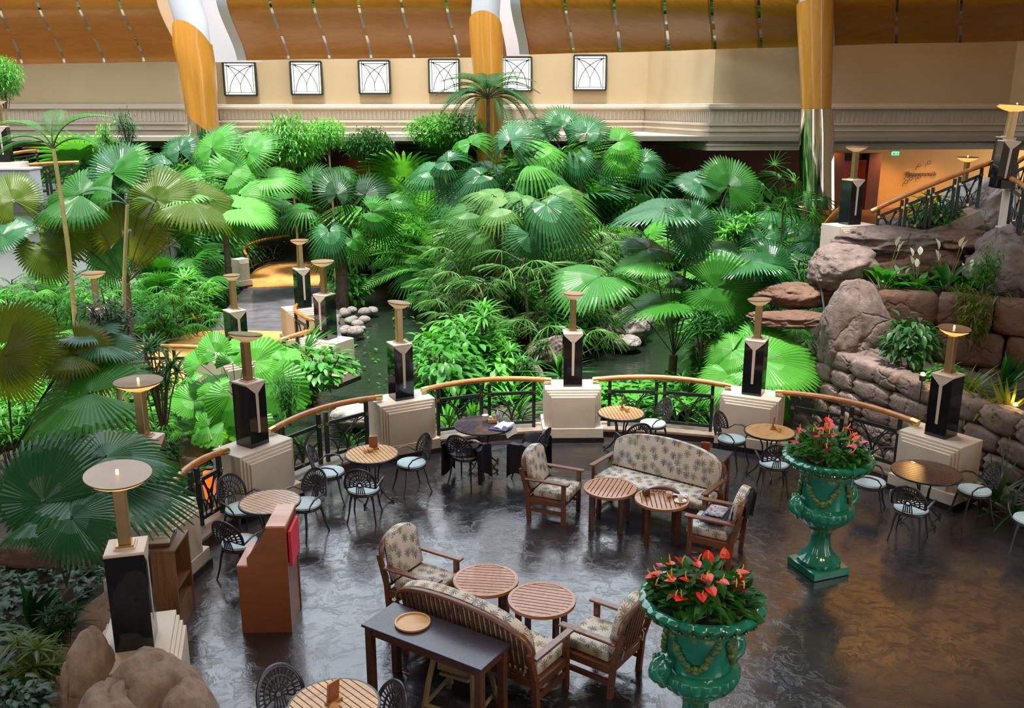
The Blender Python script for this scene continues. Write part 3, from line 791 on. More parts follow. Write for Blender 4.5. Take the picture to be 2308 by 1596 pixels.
TB = [('round cafe table with honey teak slats and menu stand beside left railing', (838, 1022), .5, 'teak'), ('round cafe table with greyish pale slats behind the tall lectern', (608, 1130), 1.0, 'teak_pale'),
      ('round cafe table with honey slats beside the right middle railing', (1400, 930), .1, 'teak'), ('round cafe table with honey slats against the right cream pier', (1735, 972), .75, 'teak'),
      ('round cafe table with honey slats at the bottom edge of the terrace', (752, 1590), .8, 'teak'), ('dark shadowed slatted cafe table right of the far green urn', (2088, 1063), 1.0, 'teak_dark')]
TP = {}
for i, (lb, px, rz, m) in enumerate(TB):
    p = at(*px, .735); TP[i] = p; cafe_table(lb, p, rz, M[m], .39 if i != 5 else .46)
pg = at(1090, 957, .735); cafe_table('round cafe table with reflective mosaic glass top by the middle railing', pg, 0, None, .47, True)

def cafe_chair():
    r = thing('cafe_chair', '', 'chair')
    part('seat_cushion', MB().lathe([(.001, .425), (.20, .425), (.222, .445), (.215, .468), (.17, .482), (.001, .486)], 28, cap=False), M['cushion'], r, uv=False)
    part('seat_frame', MB().lathe([(.16, .40), (.222, .40), (.228, .415), (.222, .427), (.16, .427), (.16, .40)], 28, cap=False), M['bronze_cast'], r, uv=False)
    for sx, sy in ((1, 1), (-1, 1), (1, -1), (-1, -1)):
        part('leg', MB().tube([(sx * .14, sy * .14, .41), (sx * .165, sy * .165, .30), (sx * .18, sy * .19, .15), (sx * .205, sy * .235, 0)], [.022, .016, .013, .011], 7), M['bronze_cast'], r, uv=False)
    # pierced fan back: B maps fan plane to the bent, reclined back
    def B(x, z): return Vector((x * (1 - .10 * abs(x) / .24), -.205 - (z - .43) * .24 + .75 * x * x, z))
    zc = .60; b = MB()
    def pol(a, rr): return (rr * math.cos(a), zc + rr * math.sin(a) * 1.08)
    def flat(pts, w):                              # flat cast bar, wide in the fan plane
        b.tube([B(*q) for q in pts], w, 6)
    Rm = .245; a0, a1 = math.radians(-14), math.radians(194)
    A = [a0 + (a1 - a0) * k / 26 for k in range(27)]
    for rr, w in ((Rm, .013), (Rm * .93, .011), (Rm * .63, .011), (Rm * .36, .010)): flat([pol(a, rr) for a in A], w)
    for k in range(21): a = a0 + (a1 - a0) * k / 20; flat([pol(a, Rm * .63), pol(a, Rm * .93)], .0092)
    for k in range(13): a = a0 + (a1 - a0) * k / 12; flat([pol(a, Rm * .36), pol(a, Rm * .63)], .0105)
    for k in range(9): a = a0 + (a1 - a0) * k / 8; flat([pol(a, .03), pol(a, Rm * .36)], .009)
    flat([pol(a, .032) for a in [k * PI / 6 for k in range(12)]] , .012)
    for s in (-1, 1): flat([pol(a0 if s > 0 else a1, Rm), pol(a0 if s > 0 else a1, .04)], .012)
    for x in (-.07, -.035, 0, .035, .07): flat([(x * .9, .42), (x * .8, .50), (x * .62, .585)], .0085)
    part('fan_back', b, M['bronze_cast'], r, uv=False)
    for s in (-1, 1):
        q = B(*pol(a0 if s > 0 else a1, Rm))
        part('arm', MB().tube([q, (s * .268, q.y + .10, .615), (s * .285, .02, .625), (s * .275, .11, .60), (s * .245, .165, .52), (s * .205, .13, .42)], [.014, .017, .018, .017, .013, .012], 8, flat=.7), M['bronze_cast'], r, uv=False)
    return r
chair0 = cafe_chair(); used = [False]
def chair(label, px, look=None, z=.47, rz=None, far=.64):
    p = at(px[0], px[1], z)
    if look is not None:
        d = Vector(look).xy - p.xy; rz = math.atan2(d.y, d.x) - PI / 2
        if d.length < far: p = p - Vector((d.x, d.y, 0)).normalized() * (far - d.length)
    if not used[0]:
        used[0] = True; chair0.location = (p.x, p.y, 0); chair0.rotation_euler = (0, 0, rz); chair0['label'] = label; return chair0, p
    return dup(chair0, (p.x, p.y, 0), rz, label), p
CH = [('fan-back chair behind-left of the table with menu by left railing', (797, 1060), 0), ('fan-back chair in front of the table with menu by left railing', (828, 1082), 0), ('fan-back chair on the right of the table with menu by left railing', (902, 1046), 0),
      ('fan-back chair at the left of the pale table behind the lectern', (556, 1148), 1), ('fan-back chair at the right of the pale table behind the lectern', (676, 1138), 1), ('fan-back chair half hidden by the tall lectern', (590, 1186), 1),
      ('dark fan-back chair in front of the table right of middle pier', (1421, 986), 2), ('fan-back chair backed against the right middle railing', (1440, 957), 2),
      ('fan-back chair against the right cream pier', (1674, 993), 3), ('fan-back chair between sofa and far green urn', (1738, 1022), 3),
      ('fan-back chair between far green urn and dark table', (1990, 1088), 5), ('shadowed fan-back chair in front of the dark table', (2058, 1136), 5), ('fan-back chair at the far right of the dark table', (2185, 1102), 5)]
for lb, px, k in CH: chair(lb, px, TP[k], far=.72 if k == 5 else .64)
for lb, px, look in (('fan-back chair left of the table at bottom edge', (622, 1507), (-1.75, 6.75)), ('fan-back chair right of the table at bottom edge', (893, 1545), (-1.45, 6.6))):
    q = at(px[0], px[1], .85); d = (Vector(look) - q.xy).normalized(); dup(chair0, (q.x + d.x * .27, q.y + d.y * .27, 0), math.atan2(d.y, d.x) - PI / 2, lb)
chair('fan-back chair cut by the right picture edge beside the kerb', (2326, 1168), (5.6, 9.0), rz=None)
cl, pcl = chair('fan-back chair left of the glass table draped in black cloth', (1060, 1014), pg)
cr, pcr = chair('fan-back chair right of the glass table draped in black cloth', (1196, 1012), pg)
# cloths left over those two chairs
def sheet(label, cat, pts_fn, nu, nv, mat, name, parent=None, loc=(0, 0, 0), rz=0, th=.012):
    vs = []; n2 = (nu + 1) * (nv + 1); e_ = 1e-3
    for off in (0, 1):
        for i in range(nu + 1):
            for j in range(nv + 1):
                u, v = i / nu, j / nv; p = Vector(pts_fn(u, v))
                du = Vector(pts_fn(min(1, u + e_), v)) - Vector(pts_fn(max(0, u - e_), v)); dv = Vector(pts_fn(u, min(1, v + e_))) - Vector(pts_fn(u, max(0, v - e_)))
                q = du.cross(dv); q = q.normalized() if q.length > 1e-12 else Vector((0, 0, 1)); vs.append(p - q * (th * off))
    fs = []
    for i in range(nu):
        for j in range(nv):
            a = i * (nv + 1) + j; q = (a, a + nv + 1, a + nv + 2, a + 1); fs.append(q[::-1]); fs.append(tuple(n2 + k for k in q))
    e = [i * (nv + 1) for i in range(nu + 1)] + [nu * (nv + 1) + j for j in range(1, nv + 1)] + [i * (nv + 1) + nv for i in range(nu - 1, -1, -1)] + [j for j in range(nv - 1, 0, -1)]
    for a, b in zip(e, e[1:] + e[:1]): fs.append((a, b, n2 + b, n2 + a))
    o = single(name, MB().add(vs, fs), mat, label, cat) if parent is None else part(name, MB().add(vs, fs), mat, parent)
    o.location = loc; o.rotation_euler = (0, 0, rz); return o
for c_, s_, nm in ((cl, 1, 'left'), (cr, -1, 'right')):
    def cloth(u, v, s=s_):                         # u: across the chair from arm to arm, v: back to front
        x = (u - .5) * .62; y = -.22 + v * .46
        e = abs(u - .5) * 2
        z = .50 + .17 * max(0, min(1, (e - .55) / .25)) * (1 - .25 * v)
        if e > .86: x = (.31 + .02 * math.sin(9 * v)) * (1 if u > .5 else -1) * (1.0 + .06 * (e - .86) / .14); z = .64 - (e - .86) / .14 * (.52 + .05 * math.sin(7 * v + u))
        if v > .9: y += .015; z -= (v - .9) * 2.4 * (.5 if e < .6 else .2)
        return (x, y, max(.03, z + .012 * math.sin(11 * u + 7 * v)))
    sheet('black cloth draped over the seat and arms of the chair %s of the glass table' % nm, 'cloth', cloth, 44, 14, M['black_cloth'], 'draped_cloth', None, c_.location, c_.rotation_euler.z)
def shawl(u, v):
    x = (u - .5) * .38; y = -.27 + .08 * math.sin(v * 2) + v * .40; z = .80 - v * .20 + .02 * math.sin(9 * u + 4 * v); return (x + .1, y, z)
sheet('printed grey and white wrap lying over the black draped left chair', 'cloth', shawl, 12, 14, M['print_cloth'], 'printed_wrap', None, cl.location, cl.rotation_euler.z, .02)

# ---- lounge tables
def coffee_table(label, p, rz, mat):
    t = thing('coffee_table', label, 'table', (p[0], p[1], 0), rz); R = .366
    part('slats', slat_top(R, .580, .020, 11, .012, .93), mat, t, smooth=False)
    part('rim', ring_mesh(R * .90, R, .545, .583), mat, t)
    for k in range(4):
        a = PI / 4 + k * PI / 2; part('leg', MB().box((.29 * math.cos(a), .29 * math.sin(a), .272), (.055, .055, .545), rz=a, bev=.004), M['leg_wood'], t)
    part('apron', MB().box((0, 0, .52), (.58, .035, .05), rz=PI / 4).box((0, 0, .52), (.58, .035, .05), rz=-PI / 4), M['leg_wood'], t)
    return t
CT = [('reddish slatted coffee table with a bare top before the upper sofa', (1375, 1099), -.35), ('slatted coffee table holding cups and a bag before the upper sofa', (1492, 1124), -.05), ('left round coffee table with orange-brown slats in front of lower sofa', (1095, 1306), 1.45), ('right round coffee table with shiny slats in front of lower sofa', (1221, 1350), 1.3)]
CTP = []
for lb, px, rz in CT: p = at(*px, .58); CTP.append(p); coffee_table(lb, p, rz, M['brown_wood'])

# ---- armchairs and sofas
def arch(w, h0, h1, n=14):
    """arched outline in (x, z): flat bottom at 0, shoulders at h0, crown at h1"""
    pts = [(-w / 2, 0), (w / 2, 0)]
    for k in range(n + 1):
        a = PI * k / n; pts.append((w / 2 * math.cos(a), h0 + (h1 - h0) * math.sin(a) ** .8))
    return pts
def seating(name, label, cat, W, p, rz, crown=.98, shoulder=.74):
    r = thing(name, label, cat, (p[0], p[1], 0), rz); D = .60; w2 = W / 2 - .03
    wd = M['chair_wood']
    for s in (-1, 1):
        part('leg', MB().box((s * w2, D / 2 - .03, .305), (.055, .055, .61), bev=.004), wd, r)
        part('leg', MB().bar((s * w2, -D / 2 + .05, 0), (s * w2, -D / 2 + .02, .42), .055, .055, up=(1, 0, 0)).bar((s * w2, -D / 2 + .02, .40), (s * w2, -D / 2 - .08, shoulder + .02), .055, .045, up=(1, 0, 0)), wd, r)
        part('arm', MB().box((s * w2, .02, .622), (.085, D + .06, .028), bev=.008), wd, r)
        part('side_stretcher', MB().box((s * w2, 0, .17), (.035, D - .06, .05)), wd, r)
    part('seat_rail', MB().box((0, D / 2 - .04, .31), (W - .08, .035, .08)).box((0, -D / 2 + .05, .31), (W - .08, .035, .08)).box((w2, 0, .31), (.035, D - .08, .08)).box((-w2, 0, .31), (.035, D - .08, .08)).box((0, 0, .34), (W - .1, D - .1, .02)), wd, r)
    T = Matrix.Translation((0, -D / 2 + .035, .38)) @ Matrix.Rotation(PI / 2 + .20, 4, 'X')
    nx = 24 if W > 1 else 16; ar = arch(W - .06, shoulder - .38, crown - .38, nx)
    rim = [T @ Vector((x, z, 0)) for x, z in ar[2:]]
    part('back_rail', MB().tube(rim, .028, 8, flat=1.2), wd, r)
    part('lower_back_rail', MB().bar(T @ Vector((-W / 2 + .05, .03, 0)), T @ Vector((W / 2 - .05, .03, 0)), .04, .04), wd, r)
    sl = MB(); ns = int((W - .16) / .062)
    for k in range(ns):
        x = -(W - .16) / 2 + (k + .5) * (W - .16) / ns
        zt = (shoulder - .38) + (crown - shoulder) * math.sqrt(max(0, 1 - (x / (W / 2 - .03)) ** 2)) ** .8
        sl.bar(T @ Vector((x, .03, 0)), T @ Vector((x, zt - .01, 0)), .030, .014, up=(0, 1, 0))
    part('back_slats', sl, wd, r)
    part('seat_cushion', MB().puff([(-W / 2 + .065, -D / 2 + .10), (W / 2 - .065, -D / 2 + .10), (W / 2 - .065, D / 2 + .03), (-W / 2 + .065, D / 2 + .03)], .12, .022, Matrix.Translation((0, 0, .41))), M['fabric'], r, angle=60)
    Tb = T @ Matrix.Translation((0, .085, -.066))
    part('back_cushion', MB().puff(arch(W - .13, shoulder - .40, crown - .42, nx), .105, .022, Tb), M['fabric'], r, angle=60)
    for s in (-1, 1):
        q = T @ Vector((s * (W / 2 - .12), .16, .02)); part('cushion_tie', MB().tube([q + Vector((.04, -.02, -.01)), q + Vector((.02, -.025, .02)), q, q + Vector((.01, -.02, -.03)), q + Vector((-.01, -.015, -.11))], .006, 5), M['fabric'], r)
    return r
def from_arms(nb, nf, fb, ff, W):
    """centre and rotation from the arm ends: near/far arm, back/front"""
    pts = [at(*q, .635) for q in (nb, nf, fb, ff)]
    f = (pts[1] - pts[0] + pts[3] - pts[2]); f = Vector((f.x, f.y, 0)).normalized()
    c = sum(pts, Vector()) / 4; return c, math.atan2(f.y, f.x) - PI / 2
for nm, lb, q in (('armchair', 'wooden armchair in palm print left of the upper sofa', ((1193, 1078), (1265, 1092), (1232, 1045), (1303, 1056))), ('armchair', 'wooden armchair with dark coat on its back facing the cups', ((1655, 1179), (1563, 1161), (1662, 1140), (1596, 1125))),
                  ('armchair', 'wooden armchair in palm print behind the lower sofa left end', ((883, 1283), (965, 1308), (958, 1238), (1033, 1262))), ('armchair', 'wooden armchair seen from behind beside the near green urn', ((1376, 1453), (1276, 1414), (1402, 1380), (1340, 1359)))):
    c, rz = from_arms(*q, .64); c = c + Vector((-.05, .05, 0)) * ('left end' in lb) + Vector((.07, .02, 0)) * ('from behind' in lb); a_ = seating(nm, lb, 'armchair', .66, c, rz)
    if 'coat' in lb: coatchair = a_
c, rz = from_arms((1366, 1033), (1329, 1057), (1637, 1078), (1610, 1095), 1.75)
seating('sofa', 'wooden sofa in palm print facing the camera by the railing', 'sofa', 1.84, c + Vector((0, .05, 0)), rz, 1.0, .70)
c, rz = from_arms((1208, 1478), (1267, 1429), (905, 1362), (964, 1326), 1.75)
seating('sofa', 'wooden sofa with slatted arched back turned to the camera', 'sofa', 1.78, c + Vector((.03, .05, 0)), rz, 1.0, .70)

# ---- console tables
def console(label, cs, z, apron=True):
    P = [at(*c, z) for c in cs]; a, b, c_, d = P
    ctr = sum(P, Vector()) / 4; ux = ((c_ - b) + (d - a)) / 2; L = Vector((ux.x, ux.y, 0)).length; rz = math.atan2(ux.y, ux.x)
    Dp = ((a - b).length + (d - c_).length) / 2
    t = thing('console_table', label, 'table', (ctr.x, ctr.y, 0), rz)
    part('stone_top', MB().box((0, 0, z - .015), (L, Dp, .03), bev=.004), M['granite'], t)
    for sx in (-1, 1):
        for sy in (-1, 1): part('leg', MB().box((sx * (L / 2 - .06), sy * (Dp / 2 - .06), (z - .03) / 2), (.075, .075, z - .03), bev=.004), M['leg_wood'], t)
    part('apron', MB().box((0, Dp / 2 - .055, z - .075), (L - .15, .03, .09)).box((0, -Dp / 2 + .055, z - .075), (L - .15, .03, .09)).box((L / 2 - .055, 0, z - .075), (.03, Dp - .15, .09)).box((-L / 2 + .055, 0, z - .075), (.03, Dp - .15, .09)), M['leg_wood'], t)
    return t
co1 = console('dark stone-topped console table behind the lower sofa', ((826, 1396), (903, 1347), (1167, 1441), (1094, 1496)), .76); co1.location.x -= .05; co1.location.y -= .09
console('grey stone-topped console table behind the upper sofa', ((1400, 1000), (1432, 980), (1652, 1017), (1628, 1046)), .74)
def tray(label, px, z, R):
    p = at(*px, z + .02); b = MB().lathe([(.001, 0), (R, 0), (R + .012, .012), (R + .012, .028), (R - .006, .028), (R - .010, .012), (.001, .010)], 48, cap=False)
    o = single('round_tray', b, M['tray'], label, 'tray'); o.location = (p.x, p.y, z + .001); return o
tray('round wooden tray on the near dark console table', (930, 1402), .76, .165)
tray('round wooden tray on the console table behind the upper sofa', (1552, 1013), .74, .17)
def menu(label, p, rz, z, block=True):
    t = thing('menu_stand', label, 'menu stand', (p[0], p[1], z), rz)
    part('board', MB().box((0, 0, .105), (.13, .018, .21), M=Matrix.Rotation(.12, 4, 'X'), bev=.004), M['brown_wood'], t)
    part('base', MB().box((0, 0, .012), (.15, .07, .024), bev=.004), M['brown_wood'], t)
    part('menu_card', MB().box((0, -.014, .105), (.11, .004, .18), M=Matrix.Rotation(.12, 4, 'X')), M['lectern'], t)
    if block: part('pot', MB().box((-.07, -.09, .03), (.07, .07, .055), rz=.5, bev=.012).tube([(-.12, -.10, .02), (-.17, -.11, .035)], .02, 8), M['tray'], t)
    return t
for lb, px, rz in (('upright wooden menu on the honey table by left railing', (842, 1012), .35), ('upright wooden menu on the table beside the middle right railing', (1402, 922), 1.35), ('upright wooden menu on the table at the right cream pier', (1742, 966), 1.2), ('upright wooden menu on the table at the bottom edge', (752, 1582), .9)):
    menu(lb, at(*px, .736), rz, .736)
for lb, px, rz in (('left of two wooden menus on the console behind the sofa', (1443, 1000), -.2), ('right of two wooden menus on the console behind the sofa', (1589, 1026), -.2)): menu(lb, at(*px, .741), rz, .741, False)
# ---- things on the second coffee table
c1 = CTP[1]
def on(dx, dy, z=.584): return (c1.x + dx, c1.y + dy, z)
def cup(label, loc, saucer):
    t = thing('coffee_cup', label, 'cup', loc)
    z0 = .012 if saucer else 0
    part('cup', MB().lathe([(.022, z0), (.034, z0 + .02), (.04, z0 + .065), (.036, z0 + .065), (.03, z0 + .02), (.001, z0 + .012)], 20, cap=False), M['china'], t)
    part('handle', MB().tube([(.036, 0, z0 + .055), (.062, 0, z0 + .05), (.06, 0, z0 + .025), (.033, 0, z0 + .02)], .005, 6), M['china'], t)
    if saucer:
        part('saucer', MB().lathe([(.001, 0), (.05, .002), (.085, .012), (.083, .016), (.05, .008), (.001, .006)], 28, cap=False), M['china'], t)
    return t
cup('pale cup without saucer on the cups-and-bag table', on(.10, .06), False); cup('glass-like coffee cup on white saucer at table edge', on(.23, -.10), True)
ba = thing('leather_case', 'curved brown leather case lying on the cups table', 'case', on(.07, .20), -.45)
part('body', MB().tube([(-.2, 0, .02), (-.1, .035, .04), (0, .05, .05), (.1, .04, .045), (.2, 0, .02)], [.018, .034, .04, .034, .018], 10, flat=.8), M['leg_wood'], ba)
part('strap', MB().tube([(-.2, 0, .02), (-.27, -.06, .012), (-.2, -.14, .01), (-.1, -.13, .01)], .009, 6), M['chair_wood'], ba)
bk = thing('wooden_block', 'small dark wooden block on the left of the cups table', 'block', on(-.20, .11), .5)
part('cube', MB().box((0, 0, .04), (.08, .08, .08), bev=.008), M['leg_wood'], bk); part('peg', MB().box((.0, 0, .085), (.05, .05, .01)), M['chair_wood'], bk)
def pap(u, v): return ((u - .5) * .20, (v - .5) * .13, .014 + .010 * math.sin(5 * u) + .01 * math.sin(6 * v + 1))
sheet('crumpled white napkin at the edge of the cups table', 'napkin', pap, 8, 6, M['white_cloth'], 'napkin', None, on(.26, .09), -.3, .01)
# things on the mosaic glass table
def on2(dx, dy): return (pg.x + dx, pg.y + dy, .738)
def nap(u, v):
    x = (u - .5) * .26; y = (v - .5) * .34; z = .02 + .012 * math.sin(7 * u + 3 * v); dxy = max(0, y * -.0 + x - .06)
    return (x, y, z - dxy * 2.2)
sheet('white napkin hanging off the glass table edge', 'napkin', nap, 12, 8, M['white_cloth'], 'napkin', None, on2(.36, -.10), -.5, .012)
fo_ = single('menu_folder', MB().box((0, 0, .006), (.30, .22, .012), bev=.003), M['navy'], 'dark blue menu folder under the napkin on glass table', 'folder'); fo_.location = on2(.26, -.20); fo_.rotation_euler = (0, 0, -.35)
cd = thing('condiment_stand', 'small wooden condiment stand on the glass table', 'condiment stand', on2(.14, .10), .2)
part('box', MB().box((0, 0, .03), (.14, .10, .06), bev=.006), M['tray'], cd)
part('jar', MB().lathe([(.025, .05), (.03, .06), (.03, .10), (.02, .11)], 14, (-.03, 0, 0)), M['china'], cd); part('jar', MB().lathe([(.022, .05), (.025, .06), (.025, .10), (.018, .12)], 14, (.04, 0, 0)), M['tray'], cd)
bt = single('water_bottle', MB().lathe([(.03, 0), (.034, .01), (.034, .14), (.014, .19), (.013, .24), (.001, .24)], 18), M['clear'], 'clear glass bottle standing on the glass table', 'bottle'); bt.location = on2(.22, .16)
gl = thing('candle_holder', 'white round candle holder at back of glass table', 'candle holder', on2(0.02, .20))
part('glass', MB().lathe([(.04, 0), (.045, .03), (.045, .08), (.038, .085), (.001, .07)], 18), M['china'], gl); part('flat_lid', MB().lathe([(.05, .086), (.055, .092), (.001, .10)], 18), M['white_cloth'], gl)
# coat and cushion bag on the right armchair
def coat(u, v):                                    # folded over the top of the chair back, longer behind
    x = (u - .5) * .52; a = (v - .5) * 2; e = abs(u - .5) * 2
    top = Vector((x, -.395, 1.015 - .12 * e ** 2.2)); L = (.36 if a < 0 else .22) * abs(a) ** 1.2
    y = -.055 * min(1, abs(a) * 4) if a < 0 else .115 * min(1, a * 3.2)
    return (x * (1 + .05 * abs(a)), top.y + y + .2 * L + .010 * math.sin(15 * u + 3 * a), top.z - L - .02 * abs(a))
sheet('dark jacket hung over the back of the right armchair', 'jacket', coat, 14, 18, M['black_cloth'], 'jacket', None, coatchair.location, coatchair.rotation_euler.z, .02)
bg_ = thing('shoulder_bag', 'floral dark shoulder bag lying on the right armchair seat', 'bag', coatchair.location + Vector((0, 0, .50)), coatchair.rotation_euler.z)
part('body', MB().puff([(-.19, -.15), (.19, -.15), (.21, 0), (.19, .17), (-.19, .17), (-.21, 0)], .10, .03, Matrix.Translation((0, 0.02, .055))), M['navy'], bg_)
part('printed_flap', MB().puff([(-.15, -.12), (.15, -.12), (.17, 0), (.15, .12), (-.15, .12), (-.17, 0)], .03, .012, Matrix.Translation((0, .02, .125))), M['print_cloth'], bg_)

# ---- lectern, cabinet, high chair
a = at(547, 1427, 0); b_ = at(658, 1427, 0); Wl = (b_ - a).length
lc = thing('lectern', 'tall reddish-brown lectern with sloping side standing before pale table', 'lectern', (a.x, a.y, 0), .03)
prof = [(0, .0), (Wl, .0), (Wl, 1.27), (Wl * .62, 1.27), (Wl * .50, 1.13), (Wl * .20, .92), (Wl * .20, .815), (0, .815)]
Ml = Matrix.Rotation(PI / 2, 4, 'X')
part('side_panel', MB().prism(prof, -.03, 0, Ml), M['lectern'], lc, smooth=False)
part('side_panel', MB().prism(prof, -.58, -.55, Ml), M['lectern'], lc, smooth=False)
part('body', MB().prism([(.01, 0), (Wl - .01, 0), (Wl - .01, 1.25), (Wl * .64, 1.25), (Wl * .5, 1.02), (Wl * .20, .80), (.01, .80)], -.55, -.03, Ml), M['lectern'], lc, smooth=False)
part('top_board', MB().box((Wl * .81, .29, 1.285), (Wl * .40, .59, .03), bev=.006), M['lectern_top'], lc)
part('shelf', MB().box((Wl * .10, .29, .825), (Wl * .22, .59, .025), bev=.004), M['lectern_top'], lc)
part('sloped_top', MB().bar((Wl * .55, .29, 1.12), (Wl * .20, .29, .88), .5, .02, up=(0, 0, 1)), M['granite'], lc)
part('red_menu_board', MB().box((Wl + .02, .30, .98), (.035, .42, .42), bev=.005), M['red'], lc)
cq = [at(310, 1240, .95), at(385, 1239, .95), at(396, 1193, .95)]
Wc = (cq[1] - cq[0]).length; rzc = math.atan2((cq[1] - cq[0]).y, (cq[1] - cq[0]).x)
cb = thing('wooden_cabinet', 'dark walnut open-sided cabinet behind the front left lamp', 'cabinet', (cq[0].x + .06, cq[0].y - .08, 0), rzc)
Dc = .52
part('front_panel', MB().box((Wc / 2, .015, .475), (Wc, .03, .95)), M['cabinet'], cb)
part('back_panel', MB().box((Wc / 2, Dc - .015, .475), (Wc, .03, .95)), M['cabinet'], cb)
part('side_panel', MB().box((.015, Dc / 2, .475), (.03, Dc, .95)), M['cabinet'], cb)
part('top', MB().box((Wc / 2, Dc / 2, .96), (Wc + .01, Dc + .01, .03), bev=.004), M['cabinet'], cb)
part('shelf', MB().box((Wc / 2, Dc / 2, .48), (Wc - .02, Dc - .04, .025)), M['cabinet'], cb)
part('base_panel', MB().box((Wc / 2, Dc / 2, .14), (Wc - .01, Dc - .02, .28)), M['cabinet'], cb)
tr = thing('napkin_tray', 'dark wooden tray of rolled towels on the cabinet', 'tray', cb.matrix_basis @ Vector((Wc * .42, Dc * .52, .976)), rzc + .1)
part('tray_box', MB().box((0, 0, .008), (.24, .36, .016), bev=.003).box((0, -.175, .02), (.24, .01, .03)).box((0, .175, .02), (.24, .01, .03)).box((.115, 0, .02), (.01, .36, .03)).box((-.115, 0, .02), (.01, .36, .03)), M['leg_wood'], tr)
for k in range(5):
    o = single('rolled_towel', MB().puff([(-.11, -.03), (.11, -.03), (.115, 0), (.11, .03), (-.11, .03), (-.115, 0)], .05, .012), M['paper'], 'cream rolled towel in the cabinet tray, %s from the front' % ['first', 'second', 'third', 'fourth', 'fifth'][k], 'towel', 'rolled towels on the cabinet')
    o.location = tr.location + Vector((math.cos(rzc + .1 + PI / 2), math.sin(rzc + .1 + PI / 2), 0)) * (-.13 + .065 * k) + Vector((0, 0, .043 + .012 * k)); o.rotation_euler = (.25, 0, rzc + .1)
hp = at(1040, 1592, .0); hp = Vector((hp.x, hp.y - .06, 0))
hc = thing('high_chair', 'olive plastic child high chair tucked under the dark console', 'high chair', (hp.x, hp.y, 0), -.45)
for sx in (-1, 1):
    part('leg', MB().tube([(sx * .28, -.26, 0), (sx * .245, -.20, .35), (sx * .20, -.13, .66)], .030, 10, flat=.75), M['plastic'], hc)
    part('leg', MB().tube([(sx * .28, .26, 0), (sx * .24, .18, .35), (sx * .20, .06, .64)], .028, 10, flat=.75), M['plastic'], hc)
    part('side_brace', MB().tube([(sx * .262, -.235, .14), (sx * .262, .235, .14)], .02, 8), M['plastic'], hc); part('arm_bar', MB().tube([(sx * .215, -.15, .56), (sx * .215, .09, .52)], .018, 8), M['plastic'], hc)
part('backrest', MB().puff(arch(.34, .16, .17), .035, .01, Matrix.Translation((0, -.14, .50)) @ Matrix.Rotation(PI / 2 - .05, 4, 'X')), M['plastic'], hc)
part('top_rail', MB().tube([(-.22, -.10, .66), (-.17, -.17, .69), (0, -.195, .69), (.17, -.17, .69), (.22, -.10, .66)], [.022, .027, .028, .027, .022], 10), M['plastic'], hc)
part('seat', MB().box((0, -.02, .44), (.32, .24, .03), bev=.01), M['plastic'], hc)
part('cross_brace', MB().box((0, -.245, .12), (.52, .05, .07), bev=.01).tube([(-.2, .1, .20), (-.06, -.06, .32), (-.05, -.1, .48)], .012, 6), M['plastic'], hc)

